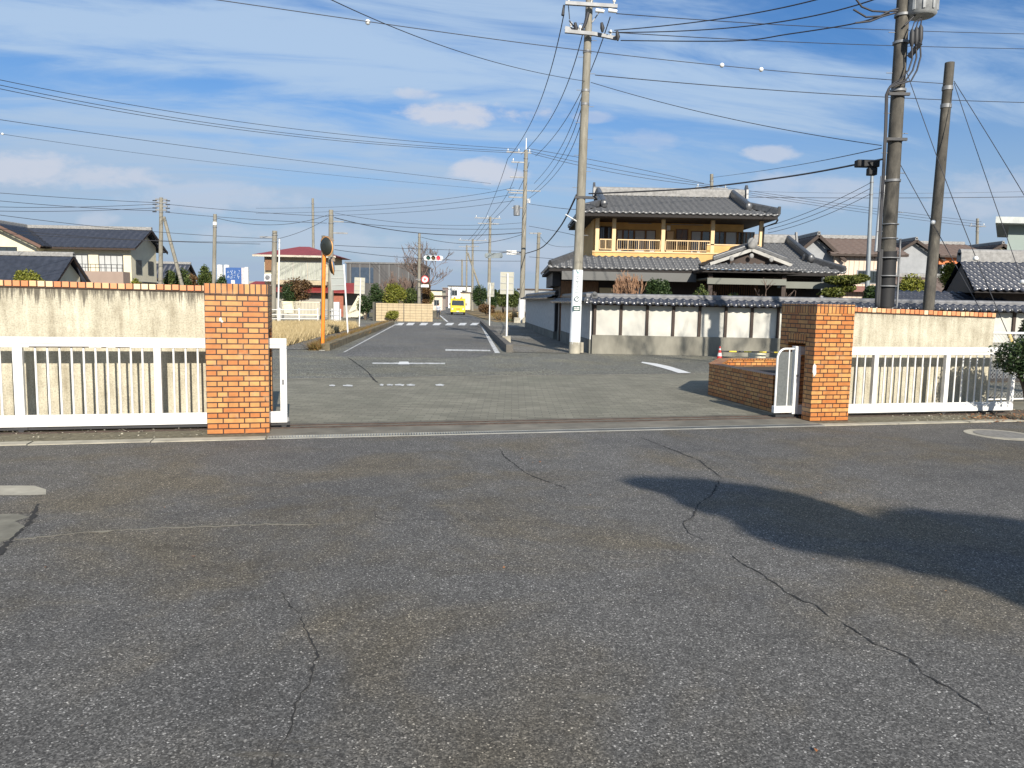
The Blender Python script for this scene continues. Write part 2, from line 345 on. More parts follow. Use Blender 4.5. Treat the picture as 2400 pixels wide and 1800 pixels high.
def text_mesh(body, size, name, m, parent, loc, rot, ext=.002):
    cu = bpy.data.curves.new(name, 'FONT'); cu.body = body; cu.size = size; cu.extrude = ext; cu.align_x = 'CENTER'; cu.align_y = 'CENTER'; cu.resolution_u = 3
    t = bpy.data.objects.new('tmp', cu); C.objects.link(t); dg = bpy.context.evaluated_depsgraph_get()
    me = bpy.data.meshes.new_from_object(t.evaluated_get(dg)); bpy.data.objects.remove(t)
    me.materials.clear(); me.materials.append(m)
    o = bpy.data.objects.new(name, me); C.objects.link(o); o.parent = parent; o.location = loc; o.rotation_euler = rot; return o

# ------------------------------------------------------------------ ground
sheet('ground', [(-1500, -200), (1500, -200), (1500, 2500), (-1500, 2500)], -.03, mat('dry_earth', (.17, .14, .085), .95, 0, .35, .3))
yard = sheet('school_yard', [WF(-40, -25), WF(45, -25), WF(45, -.42), WF(-40, -.42)], 0, M_YARD)
# strip in front of the gate: concrete edging and drain
def strip(name, u0, u1, v0, v1, z0, z1, m, **k):
    mb = MB(); a, b, c, d = WF(u0, v0), WF(u1, v0), WF(u1, v1), WF(u0, v1)
    mb.prism([(a.x, a.y, z0), (b.x, b.y, z0), (c.x, c.y, z0), (d.x, d.y, z0)][::-1], (0, 0, z1-z0)); return mb.build(name, m, **(k or {'kind': 'structure'}))
mb = MB()
for i in range(14):                              # left concrete edging stones, following the wall
    u1 = -.02-i*1.2; u0 = u1-1.185; dv = -.012*i*i*.15
    a, b, c, d = WF(u0, -.43+dv-.02), WF(u1, -.43+dv), WF(u1, -.26), WF(u0, -.26)
    mb.prism([(p.x, p.y, -.05) for p in (d, c, b, a)], (0, 0, .062+rnd.uniform(-.004, .004)))
for i in range(12):
    u0 = 7.25+i*1.2; u1 = u0+1.188
    a, b, c, d = WF(u0, -.40), WF(u1, -.40), WF(u1, -.26), WF(u0, -.26)
    mb.prism([(p.x, p.y, -.05) for p in (d, c, b, a)], (0, 0, .062+rnd.uniform(-.004, .004)))
mb.build('kerb', M_CONCL, kind='structure')
strip('drain_bed', 0, 7.24, -.42, -.25, -.06, -.02, mat('drain_dark', (.03, .03, .028), .9))
mb = MB()
for u in np.arange(.015, 7.24, .032):
    a = WF(u, -.335); mb.obox(WF(u, -.405, .0), WF(u, -.265, .0), .013, .02)
mb.obox(WF(0, -.41, 0), WF(7.24, -.41, 0), .012, .022); mb.obox(WF(0, -.26, 0), WF(7.24, -.26, 0), .012, .022)
mb.build('drain_grating', mat('zinc_grate', (.24, .24, .22), .55, .2, .3, 3), label='long steel drain grating across the gateway, flush with the asphalt', category='drain grating')
M_DIRT = mat('gravelly_dirt', (.13, .115, .075), .95, 0, .5, 14, (1, 1, 1), .6)
strip('gate_apron', -.02, 7.3, -.25, .70, -.05, -.002, mat('stained_concrete', (.15, .135, .105), .9, 0, .4, 2.2, (1, 1, 1), .3))
strip('verge', -20, -.02, -.26, .82, -.05, -.004, M_DIRT)
strip('verge', 7.3, 26, -.26, .82, -.05, -.004, M_DIRT)
gr = thing('gate_track', 'rusty twin steel rails of the sliding gates across the entrance', 'gate track')
for v in (.33, .52):
    mb = MB(); mb.obox(WF(-7, v, .002), WF(20, v, .002), .028, .022); mb.build('rail', M_RUST, gr)
# pavers between gate and street
seam = [(-1.2, 6.12), (-.47, 6.19), (4.63, 6.70), (8.7, 6.85), (30, 7.6)]
sheet('forecourt', [WF(-1.2, .70), WF(30, .70)] + [WF(u, v) for u, v in reversed(seam)], 0, M_PAVER)
sheet('forecourt_edging', [WF(u, v) for u, v in seam] + [WF(u, v+.13) for u, v in reversed(seam)], .004, mat('edging', (.21, .19, .145), .9, 0, .4, 3))
# street and road
left = WF(-1.2, 6.12)
sheet('street', [WF(-30, 6.0), WF(-1.2, 6.12)] + [WF(u, v) for u, v in seam[1:]] + [(45, 30), (60, 66), (-90, 66), (-90, 12)], 0, M_STREET)
def yedge(px, pts): return [G(x, y) for x, y in pts]
roadL = [G(806, 826), G(860, 790), G(905, 767), G(936, 754)]; roadR = [G(1165, 826), G(1150, 801), G(1137, 779), G(1126, 757)]
farR = [G(1133, 751), G(1090, 732.5), G(1072, 722), G(1062, 714.5), G(1057, 711)]; farL = [G(1050, 753.6), G(1032, 739), G(1034, 724), G(1036, 716), G(1037, 711.5)]
sheet('road', roadL + [(-7.4, 56)] + [(-6.2, 58.5)] + farL + farR[::-1] + [(-2.0, 57)] + roadR[::-1] + [(-1.0, 21.9), (-3.4, 21.2), (-5.0, 21.5)], .004, M_ROAD)
M_WORN = NT('worn_white_paint'); _p = M_WORN.pos('Object'); M_WORN.col(M_WORN.ramp(M_WORN.noise(_p, 9, 5, .7), [(.38, (.14, .14, .13)), (.52, (.60, .60, .58))])); M_WORN.rough(.8); M_WORN = M_WORN.m
M_PAINTW = mat('white_road_paint', (.66, .66, .64), .75, 0, .15, 6)
def mark(name, pts, m=M_WORN, z=.008): return sheet(name, pts, z, m)
def gq(a, b, c, d): return [G(*a), G(*b), G(*c), G(*d)]
mark('stop_line', gq((873, 853.5), (1043, 854), (1043, 851), (873, 850.5)), M_WORN)
mark('stop_line', gq((933, 855), (960, 855), (957, 848.5), (936, 848.5)), M_PAINTW, .012)
mark('stop_line', gq((1044, 822.5), (1150, 823.5), (1148, 820.5), (1044, 819)))
mark('edge_line', gq((804, 826), (808, 826), (935, 757.5), (931, 757.5)))
mark('edge_line', gq((1160, 828), (1172, 828), (1127, 757.5), (1123.5, 757.5)))
for x0 in (928, 953, 984, 1015, 1045, 1075, 1103):           # zebra crossing
    w_ = 16; mark('zebra_stripe', gq((x0-2, 762.5), (x0+w_-2, 762.5), (x0+w_+4, 757), (x0+4, 757)), M_PAINTW)
mark('edge_line', gq((1046, 754), (1051, 754), (1031, 738.5), (1028.5, 738.5)), M_PAINTW)
arc = [(1505, 848.5), (1540, 853), (1570, 859.5), (1598, 868), (1620, 875)]; arc2 = [(1590, 875), (1572, 869), (1548, 862), (1525, 856), (1503, 851)]
mark('corner_line', [G(*q) for q in arc] + [G(*q) for q in arc2], M_PAINTW, .010)
for (a, b) in ((771, 786), (803, 828), (889, 900), (906, 922), (925, 948), (952, 974), (1020, 1042)):
    yy = 904.5 if a < 880 else 903; mark('worn_dash', [G(a+2, yy+1.5), G(b-3, yy+2.4), G(b, yy-.8), G((a+b)/2, yy-2.6), G(a, yy-1.2)], M_WORN, .008)
# kerbs, footways and the grass plot
def kerb(name, pts, wdt, h, m):
    mb = MB()
    for a, b in zip(pts[:-1], pts[1:]):
        a = Vector((a[0], a[1], h/2-.02)); b = Vector((b[0], b[1], h/2-.02)); mb.obox(a, b, wdt, h+.04)
    return mb.build(name, m, kind='structure', bevel=.015)
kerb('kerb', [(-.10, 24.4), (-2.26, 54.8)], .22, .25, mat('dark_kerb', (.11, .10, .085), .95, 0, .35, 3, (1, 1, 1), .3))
kerb('kerb', [(-5.75, 23.6), (-7.86, 50.2)], .26, .22, mat('mossy_kerb', (.16, .135, .085), .95, 0, .4, 4, (1, 1, 1), .4))
sheet('footway', [(-9.3, 23.0), (-5.85, 23.9), (-8.0, 51), (-10.6, 51)], .012, M_WALK)
plot = [G(600, 812), G(672, 812), G(754, 789), G(848, 767), G(810, 762.5), (-40, 44), (-40, 24)]
sheet('grass_plot', plot, .03, mat('dry_lawn', (.30, .22, .10), .95, 0, .35, 2.5, (1, 1, 1), .5))
sheet('car_park', [(-60, 34.5), (-12.2, 34.5), (-11.3, 46.5), (-60, 47)], .04, mat('dark_verge', (.07, .068, .05), .95, 0, .3, 3))
sheet('footway', [(-.0, 24.35), (2.3, 24.5), (.75, 49.2), (-2.1, 54.6)], .012, M_WALK)
sheet('grass_field', [(-1.4, 60), (40, 60), (80, 150), (-4, 150), farR[2], farR[1]], .01, mat('field_grass', (.20, .14, .06), .95, 0, .45, .35, (1, 1, 1), .4))
sheet('grass_field', [(-.4, 63), (14, 62), (14, 72), (-1, 74)], .03, mat('green_lawn', (.11, .15, .035), .95, 0, .3, 1))
sheet('far_field', [(-200, 66), (-9.5, 66), (-12, 150), (-200, 300)], -.01, mat('far_field', (.14, .12, .06), .95, 0, .4, .2))

# cracks and repairs in the yard, traced where they run
M_CRACK = mat('crack_filling', (.022, .021, .02), .95)
def crack(pts, w0, name='crack', m=M_CRACK, jit=.012, z=.0035, depth=1, P3=None):
    P3 = P3 or [G(*q) for q in pts]; out = []
    for a, b in zip(P3[:-1], P3[1:]):
        n = max(2, int((b-a).length/.035))
        for i in range(n): out.append(a.lerp(b, i/n)+Vector((rnd.gauss(0, jit*.4), rnd.gauss(0, jit*.4), 0)))
    out.append(P3[-1]); vs = []; fs = []
    if depth and name == 'crack':
        for i in range(6, len(out)-6, 9):
            if rnd.random() < .5:
                a_ = rnd.uniform(0, 2*PI); q_ = [out[i]]
                for k_ in range(rnd.randint(2, 5)): a_ += rnd.gauss(0, .5); q_.append(q_[-1]+Vector((math.cos(a_), math.sin(a_), 0))*rnd.uniform(.03, .08))
                crack(None, w0*.5, name, m, jit*.5, z, 0, q_)
    for i, p in enumerate(out):
        d = (out[min(i+1, len(out)-1)]-out[max(i-1, 0)]).normalized(); sd = Vector((-d.y, d.x, 0))
        w_ = w0*rnd.choice((.3, .6, 1, 1, 1.3, 1.9))*rnd.uniform(.7, 1.2)*(.35 if i < 4 or i > len(out)-5 else 1)
        vs += [(p+sd*w_/2), (p-sd*w_/2)]
        if i: fs.append((2*i-2, 2*i-1, 2*i+1, 2*i))
    return MB().add([(v.x, v.y, z) for v in vs], fs).build(name, m, yard)
crack([(660, 1390), (680, 1422), (706, 1440), (716, 1480), (738, 1515), (745, 1532), (730, 1580), (722, 1605), (700, 1640), (692, 1660), (684, 1700), (668, 1735), (645, 1765), (636, 1800)], .009)
crack([(1500, 1025), (1590, 1060), (1640, 1080), (1690, 1120)], .012)
crack([(1690, 1120), (1668, 1160), (1636, 1184), (1620, 1215), (1600, 1225), (1612, 1250), (1655, 1268)], .011)
crack([(1700, 1290), (1735, 1320), (1780, 1342), (1830, 1380), (1880, 1410), (1912, 1418), (1935, 1440), (2000, 1475), (2050, 1510), (2100, 1530), (2135, 1545), (2160, 1580), (2210, 1605), (2270, 1645), (2320, 1678), (2326, 1702)], .008)
crack([(1890, 1632), (1930, 1632), (1990, 1622), (2060, 1630), (2140, 1645)], .004)
crack([(1172, 1052), (1182, 1070), (1230, 1108), (1262, 1122), (1340, 1150)], .011)
crack([(876, 1195), (880, 1212), (900, 1220), (1060, 1219), (1200, 1221), (1300, 1228)], .006)
crack([(90, 1182), (70, 1225), (30, 1260), (-20, 1320)], .03)
crack([(815, 838), (850, 862), (862, 872), (876, 890), (886, 898)], .03, z=.006)
crack([(-20, 1266), (60, 1264), (180, 1250), (300, 1243), (480, 1235), (600, 1230), (760, 1229)], .020, 'repair_seam', mat('pale_seam', (.22, .20, .15), .9), .02, .0032)
mark('concrete_patch', [G(-60, 1139), G(80, 1139), G(108, 1148), (G(108, 1160)), G(70, 1162), G(-60, 1162)], M_CONCL, .004)
mark('concrete_patch', [G(-60, 1206), G(40, 1205), G(70, 1212), G(35, 1222), G(60, 1235), G(30, 1262), G(-60, 1290)], mat('patch_grey', (.17, .16, .125), .9, 0, .35, 5), .0025)
mh = thing('manhole', 'round iron manhole cover with a pale concrete collar, partly under leaves at right', 'manhole', G(2345, 1019))
MB().tube([(0, 0, -.02), (0, 0, .006)], [.42, .42], 28).build('collar', M_CONCL, mh); MB().tube([(0, 0, .0), (0, 0, .011)], [.31, .31], 28).build('cover', mat('iron_cover', (.20, .19, .17), .7, 0, .3, 20), mh)

def blades(name, area, n, h, m, lean=.3, wdt=.012, z=0, seed=1, **k):
    r = random.Random(seed); vs = []; fs = []
    for i in range(n):
        x, y = area(r); hh = h*r.uniform(.5, 1.3); a = r.uniform(0, PI); dx, dy = math.cos(a)*wdt/2, math.sin(a)*wdt/2; lx, ly = r.gauss(0, lean)*hh, r.gauss(0, lean)*hh
        o = len(vs); vs += [(x-dx, y-dy, z), (x+dx, y+dy, z), (x+lx+dx*.3, y+ly+dy*.3, z+hh)]; fs.append((o, o+1, o+2))
    return MB().add(vs, fs).build(name, m, **k)
def inpoly(poly):
    def f(r):
        xs = [p[0] for p in poly]; ys = [p[1] for p in poly]
        while True:
            x = r.uniform(min(xs), max(xs)); y = r.uniform(min(ys), max(ys)); c = False; j = len(poly)-1
            for i in range(len(poly)):
                if (poly[i][1] > y) != (poly[j][1] > y) and x < (poly[j][0]-poly[i][0])*(y-poly[i][1])/(poly[j][1]-poly[i][1])+poly[i][0]: c = not c
                j = i
            if c: return x, y
    return f
blades('dry_grass', inpoly([tuple(q)[:2] for q in (G(585, 814), G(672, 812.5), G(754, 789.5), G(840, 768), G(770, 764), G(560, 768))]), 42000, .34, L_DRY, .4, .026, .02, 3, kind='stuff', label='straw coloured dead grass on the plot behind the left gate', category='grass')
def kl(r):
    t = r.random()**1.4; return (-5.95-t*2.0+r.gauss(0, .10)-.08, 23.6+t*26)
blades('weeds', kl, 9000, .24, L_WEED, .7, .035, .0, 4, kind='stuff', label='brown weeds and dead leaves along the left kerb', category='weeds')
def kr(r):
    u = r.uniform(8.8, 26) if r.random() < .7 else r.uniform(-14, -.7); return tuple(WF(u, r.uniform(-.24, .7)))[:2]
def leaves(name, area, n, size, m, seed, **k):
    r = random.Random(seed); vs = []; fs = []
    for i in range(n):
        x, y = area(r); z = r.uniform(.006, .02); s_ = size*r.uniform(.5, 1.3); a = r.uniform(0, 2*PI); o = len(vs)
        for q in range(4): vs.append((x+math.cos(a+q*PI/2)*s_*(1 if q % 2 else .6), y+math.sin(a+q*PI/2)*s_*(1 if q % 2 else .6), z+r.uniform(-.3, .5)*s_))
        fs.append((o, o+1, o+2, o+3))
    return MB().add(vs, fs).build(name, m, **k)
leaves('fallen_leaves', lambda r: tuple(WF(r.uniform(10.2, 16)+r.gauss(0, .3), -.42+r.gauss(0, .2)+r.uniform(0, .5)))[:2], 2600, .022, L_FALL, 5, kind='stuff', label='reddish fallen leaves beside the kerb below the clipped bush', category='leaves')
leaves('gravel_litter', kr, 3500, .014, mat('pebble', (.38, .35, .27), .9, 0, .4, 20), 6, kind='stuff', label='pale pebbles and leaf litter in the dirt strip under the gates', category='gravel')
leaves('yard_litter', lambda r: (r.uniform(-3.5, 4), r.uniform(2.4, 8)), 26, .012, L_FALL, 9, kind='stuff', label='a few dry leaf bits scattered on the yard asphalt', category='leaves')

# ------------------------------------------------------------------ gate pillars, walls, gates
RZ = TH
def frame_thing(name, label, cat, u, v, group=None): return thing(name, label, cat, WF(u, v), RZ, group)
def pillar(label, u0, w_, h, side):
    t = frame_thing('gate_pillar', label, 'gate pillar', u0, 0, 'brick gate pillars')
    D_ = .83; a, b, top = .20, .62, 1.22; s = .13
    mb = MB()
    mb.box(0, w_, 0, a, -.05, h-s); mb.box(0, w_, b, D_, -.05, h-s); mb.box(0, w_, a, b, top, h-s)
    mb.build('brick_body', M_BRICK, t)
    mb = MB(); mb.box(-.004, w_+.004, -.004, D_+.004, h-s+.001, h); mb.build('soldier_course', M_SOLD, t, .004)
    mb = MB(); f_ = -.004
    mb.box(-.006, w_+.006, a-.002, b+.002, top-.13, top-.001) if side == 2 else None
    mb.box(.03, w_-.03, a+.001, b-.001, -.04, .0)
    mb.build('slot_lintel', M_SOLD, t); return t
pl = pillar('orange brick gate pillar on the left of the entrance', -.69, .69, 1.745, 1)
pr = pillar('orange brick gate pillar on the right, its inner side in shade with a gate slot', 7.30, .62, 1.65, 2)
r_ = random.Random(2)
mb = MB(); mb.ell((0, -.002, 0), (.016, .006, .022), 9, 6, .5, r_); mb.ell((.02, -.002, -.02), (.014, .006, .012), 9, 6, .4, r_); ch = mb.build('chipped_spot', mat('chip_white', (.7, .66, .58), .9), pl); ch.location = (.17, 0, 1.33)
mb = MB(); mb.ell((0, 0, 0), (.03, .008, .10), 9, 7, .3, r_); ch = mb.build('chipped_spot', mat('chip_white', (.7, .66, .58), .9), pr); ch.location = (.025, 0, .72)

def boundary_wall(label, u0, u1, z0, z1, wlabel):
    """cream rendered wall with a coping of small brick heads; z0,z1: top height at its two ends"""
    t = frame_thing('boundary_wall', label, 'wall', u0, .80, 'cream walls beside the gate')
    L = u1-u0; mb = MB(); T = .16
    mb.prism([(0, 0, -.05), (L, 0, -.05), (L, 0, z1-.08), (0, 0, z0-.08)], (0, T, 0)); o = mb.build('rendered_wall', M_PLASTER, t)
    n = int(L/.086); vs = MB()
    for i in range(n):
        x = i*L/n; x2 = x+L/n-.010; za = z0+(z1-z0)*x/L; dz = r_.uniform(-.003, .003)
        vs.box(x+.004, x2, -.028+r_.uniform(-.003, .003), T+.028, za-.066+dz, za+dz)
    vs.build('brick_coping', m_cap, t, .004)
    mb = MB(); mb.prism([(0, -.012, z0-.083), (L, -.012, z1-.083), (L, -.012, z1-.012), (0, -.012, z0-.012)], (0, T+.024, 0)); mb.build('coping_mortar', mat('dark_mortar', (.06, .04, .03), .95), t)
    return t
n_ = NT('cap_brick'); g_ = n_.n('ShaderNodeNewGeometry'); n_.col(n_.ramp(g_.outputs['Random Per Island'], [(0, (.55, .17, .06)), (.5, (.62, .27, .12)), (.85, (.70, .40, .20)), (1, (.75, .58, .36))])); n_.rough(.5); m_cap = n_.m
boundary_wall('stained cream wall with brick coping behind the left gate leaf', -13, -.73, 1.80, 1.725, '')
boundary_wall('stained cream wall with brick coping behind the right gate leaf', 7.96, 11.17, 1.625, 1.565, '')

def gate_leaf(label, u0, u1, h, stiles, v=.40, panel_right=False, zb=.065):
    t = frame_thing('sliding_gate', label, 'gate', u0, v, 'white sliding gate leaves')
    L = u1-u0; mb = MB()
    mb.box(0, L, -.035, .035, h-.075, h); mb.box(0, L, -.028, .028, h-.12, h-.0765); mb.build('top_rail', M_WHITE, t, .006)
    mb = MB(); mb.box(0, L, -.038, .038, zb, zb+.105); mb.box(0, L, -.028, .028, zb+.1065, zb+.135); mb.build('bottom_rail', M_WHITE, t, .006)
    for s0, s1 in stiles:
        mb = MB(); mb.box(s0-u0, s1-u0, -.033, .033, zb+.136, h-.1215); mb.build('stile', M_WHITE, t, .005)
    st = sorted(stiles); bars = []
    for (a0, a1), (b0, b1) in zip(st[:-1], st[1:]):
        n = round((b0-a1)/.130); 
        for i in range(1, n): bars.append(a1+(b0-a1)*i/n)
    for b_ in bars:
        mb = MB(); mb.tube([(b_-u0, 0, zb+.12), (b_-u0, 0, h-.10)], .0125, 8, False); mb.build('bar', M_WHITE, t)
    for s0, s1 in stiles[::2]:
        mb = MB(); x = (s0+s1)/2-u0; mb.tube([(x, -.02, .035), (x, .02, .035)], .034, 14); mb.box(x-.07, x+.07, -.026, .026, .03, zb+.004); mb.build('wheel', M_DARK, t)
    mb = MB(); mb.box(.05, L-.02, -.012, .012, .028, zb+.003); mb.build('rubber_skirt', M_DARK, t)
    return t
lst = [(-2.79, -2.69), (-1.315, -1.235)] + [(-2.79-1.45*k, -2.69-1.45*k) for k in range(1, 7)]
lst = sorted(lst) + [(.11, .19)]
gl = gate_leaf('white bar sliding gate leaf on the left, its end poking past the brick pillar', -11.6, .19, 1.10, lst)
mb = MB(); mb.box(-.0, .03, -.045, -.032, .50, .56); k_ = mb.build('latch', M_STEEL, gl); k_.location = (11.6+.13, 0, .04)
mb = MB(); mb.box(-.013, .03, -.018, .018, .0, .05); k_ = mb.build('stop_bracket', M_STEEL, gl); k_.location = (11.78, 0, .075)
rst = [(7.98, 8.04), (8.604, 8.677), (9.888, 9.965), (11.14, 11.215)]
gR = gate_leaf('white bar sliding gate leaf on the right, crossed by the shadow of a bush', 7.35, 11.215, 1.035, rst, .40, False, .045)
mb = MB(); mb.box(0, .62, -.030, -.0285, 0, .012); mb.box(.75, .80, -.030, -.0285, 0, .010); mb.box(.9, 1.05, -.030, -.0285, 0, .008); k_ = mb.build('rust_streak', M_RUST, gl); k_.location = (11.6-2.62, 0, .982)
# end panel of the right leaf sticking out of the slot: rounded tube frame and heavy stile
mb = MB(); arcp = [(-.36, 0, .17)] + [(-.36, 0, .85)] + [(-.36+.12*(1-math.cos(a)), 0, .85+.15*math.sin(a)) for a in np.linspace(.2, PI/2, 6)] + [(-.08, 0, 1.0)]
mb.tube(arcp, .016, 8, False); mb.build('rounded_frame', M_WHITE, gR)
mb = MB(); mb.tube([(-.17, 0, .17), (-.17, 0, .99)], .010, 8, False); mb.build('bar', M_WHITE, gR)
mb = MB(); mb.box(-.10, -.005, -.045, .045, .05, 1.04); mb.build('end_stile', M_WHITE, gR, .006)
mb = MB(); mb.box(-.39, -.101, -.035, .035, .07, .17); mb.build('bottom_rail', M_WHITE, gR, .006)
mb = MB(); mb.box(-.345, -.11, .004, .010, .171, .955); mb.build('mesh_infill', mat('grey_mesh', (.10, .11, .11), .6, 0, .2, 30), gR)
mb = MB(); mb.box(-.36, .02, -.03, .03, .0, .045); mb.build('wheel_box', M_DARK, gR)
mb = MB(); mb.box(-.075, -.035, -.052, -.044, .60, .63); mb.build('latch', M_STEEL, gR)

# low brick planter behind the right pillar
t = thing('brick_planter', 'low orange brick planter running back from the right gate pillar', 'planter')
PA, PB, PC, PD, PE = Vector((3.54, 13.8, 0)), Vector((4.11, 15.24, 0)), Vector((9.5, 16.6, 0)), Vector((4.72, 11.80, 0)), Vector((3.96, 11.62, 0))
def oriented_wall(a, b, h, T, name, m, parent, side=1, z0=-.05):
    a = Vector(a); b = Vector(b); d = (b-a); L = d.length; mb = MB(); mb.box(0, L, 0, T, z0, h); o = mb.build(name, m, parent); o.location = (a.x, a.y, 0); o.rotation_euler = (0, 0, math.atan2(d.y, d.x)); return o
oriented_wall(PA, PE, .55, .17, 'brick_side', M_BRICK, t); oriented_wall(PB, PA, .549, .17, 'brick_side', M_BRICK, t); oriented_wall(PC, PB, .548, .17, 'brick_side', M_BRICK, t)
mb = MB()
def cap(a, b, T=.20, z=.55):
    a = Vector(a); b = Vector(b); d = (b-a).normalized(); sd = Vector((-d.y, d.x, 0)); 
    mb.prism([(p.x, p.y, z) for p in (a-sd*.015, b-sd*.015, b+sd*T, a+sd*T)], (0, 0, .018))
cap(PA, PE); cap(PB, PA, .2, .5505); cap(PC, PB, .2, .551); mb.build('brick_cap', M_SOLD, t)
MB().prism([(4.0, 11.9, .40), (3.72, 13.8, .40), (4.2, 15.1, .40), (9.2, 16.4, .40), (9.2, 13.2, .40)], (0, 0, .02)).build('soil', mat('soil', (.05, .04, .03), 1), t)
mb = MB(); mb.box(0, .47, 0, .2, 0, .22); o = mb.build('stone_block', mat('cream_block', (.62, .58, .44), .8), None, .008, label='small cream block on the street behind the brick planter, under the striped bar', category='block'); o.location = G(1757, 845)
# cone with a striped bar
cn = thing('traffic_cone', 'red and white traffic cone holding one end of a striped bar', 'traffic cone', G(1686, 845))
MB().box(-.19, .19, -.19, .19, 0, .03).build('base', mat('cone_red', (.62, .035, .03), .5), cn)
def frus(z0, z1, r0=.14, r1=.03, H=.68): f_ = lambda z: r0+(r1-r0)*(z-.03)/(H-.03); return MB().tube([(0, 0, z0), (0, 0, z1)], [f_(z0), f_(z1)], 20)
frus(.03, .22).build('body', mat('cone_red', (.62, .035, .03), .5), cn); frus(.2201, .38).build('reflective_band', M_WHITE, cn); frus(.3801, .52).build('body', MATS['cone_red'], cn); frus(.5201, .60).build('reflective_band', M_WHITE, cn); frus(.6001, .69).build('tip', MATS['cone_red'], cn)
bar = thing('barrier_bar', 'yellow and black striped bar reaching from the traffic cone to the right', 'barrier bar', G(1690, 845)+Vector((0, 0, .27)))
for i in range(11):
    MB().tube([(i*.22, 0, 0), (i*.22+.22, .01, -.0)], .022, 8).build('stripe', mat('bar_yellow', (.75, .58, .04), .5) if i % 2 else M_DARK, bar)
cn.scale = (.6, .6, .6); cn2 = dup(cn, G(1686, 845)+Vector((2.45, .1, 0)), .3, 'red and white traffic cone hidden behind the right gate pillar, far end of the bar')
# chain link fence far right
cf = frame_thing('chain_link_fence', 'grey chain link fence beyond the end of the right wall', 'fence', 11.2, 1.6)
mb = MB(); 
for k in range(0, 90):
    x = k*.07
    mb.obox((x, 0, .05), (x+1.15, 0, 1.20), .004, .004); mb.obox((x+1.15, 0, .05), (x, 0, 1.20), .004, .004)
mb.build('mesh', mat('zinc_wire', (.45, .46, .46), .5, .3), cf)
mb = MB(); mb.tube([(0, 0, 1.22), (7.4, 0, 1.22)], .022, 8); mb.tube([(0, 0, .05), (7.4, 0, .05)], .015, 8); mb.build('rail', M_WHITE, cf)
for x in (0.1, 2.1, 4.1, 6.1): MB().tube([(x, 0, -.1), (x, 0, 1.26)], .028, 8).build('post', M_WHITE, cf)

# ------------------------------------------------------------------ roofs and houses
def tile_plane(mb, O, ex, es, S, xl, xr, pitch=.27, row=.27, amp=.05, step=.03, seg=6, edge=.05):
    """pantiled slope: O eave origin, ex along the eave, es up the slope; xl(v), xr(v) its limits for v in 0..1"""
    O = Vector(O); ex = Vector(ex).normalized(); es = Vector(es).normalized(); n = ex.cross(es).normalized()
    if n.z < 0: n = -n
    nr = max(1, int(round(S/row))); row = S/nr
    X0 = min(xl(0), xl(.5), xl(1)); X1 = max(xr(0), xr(.5), xr(1)); nc = int((X1-X0)/(pitch/seg))+1
    xs = [X0+i*(X1-X0)/nc for i in range(nc+1)]
    def hh(x): f = (x/pitch) % 1; return amp*(.5+.5*math.cos(2*PI*f))**1.6
    vs = []; fs = []; lines = []
    def line(v, lift):
        a, b = xl(min(1, v/S)), xr(min(1, v/S)); o = len(vs)
        for x in xs:
            q = min(max(x, a), b); vs.append(O+ex*q+es*v+n*(hh(q)+lift))
        lines.append(o)
    line(0, -edge)
    for i in range(nr): line(i*row, step); line((i+1)*row, 0)
    for a, b in zip(lines[:-1], lines[1:]):
        for k in range(len(xs)-1):
            if (vs[a+k]-vs[a+k+1]).length < 1e-5 and (vs[b+k]-vs[b+k+1]).length < 1e-5: continue
            fs.append((a+k, a+k+1, b+k+1, b+k))
    return mb.add(vs, fs, True)
def slab(mb, pts, th):
    pts = [Vector(p) for p in pts]; return mb.prism(pts, (0, 0, -th))
def ridge(mb, a, b, w_=.3, h=.3):
    a = Vector(a); b = Vector(b); u = Vector((0, 0, 1)); mb.obox(a+u*h*.4, b+u*h*.4, w_, h*.8); mb.tube([a+u*h*.85, b+u*h*.85], w_*.42, 8); return mb
def lerp(a, b, t): return a+(b-a)*t
def pw(*ps):
    def f(v):
        for (v0, x0), (v1, x1) in zip(ps[:-1], ps[1:]):
            if v <= v1: return lerp(x0, x1, (v-v0)/(v1-v0) if v1 > v0 else 0)
        return ps[-1][1]
    return f
def window(parent, x0, x1, z0, z1, y, frame=M_STEEL, glass=M_GLASS, mull=1, fw=.045, lattice=0):
    """window in a wall facing -y at plane y"""
    mb = MB(); w_ = fw
    mb.box(x0, x1, y-.05, y-.002, z0, z0+w_); mb.box(x0, x1, y-.05, y-.002, z1-w_, z1); mb.box(x0, x0+w_, y-.049, y-.003, z0+w_, z1-w_); mb.box(x1-w_, x1, y-.049, y-.003, z0+w_, z1-w_)
    for i in range(1, mull+1):
        x = x0+(x1-x0)*i/(mull+1); mb.box(x-.02, x+.02, y-.045, y-.004, z0+w_, z1-w_)
    for i in range(1, lattice+1):
        x = x0+(x1-x0)*i/(lattice+1); mb.box(x-.012, x+.012, y-.04, y-.006, z0+w_, z1-w_)
    f = mb.build('window', frame, parent); g = MB().box(x0+w_, x1-w_, y-.02, y-.0055, z0+w_, z1-w_).build('pane', glass, f); return f

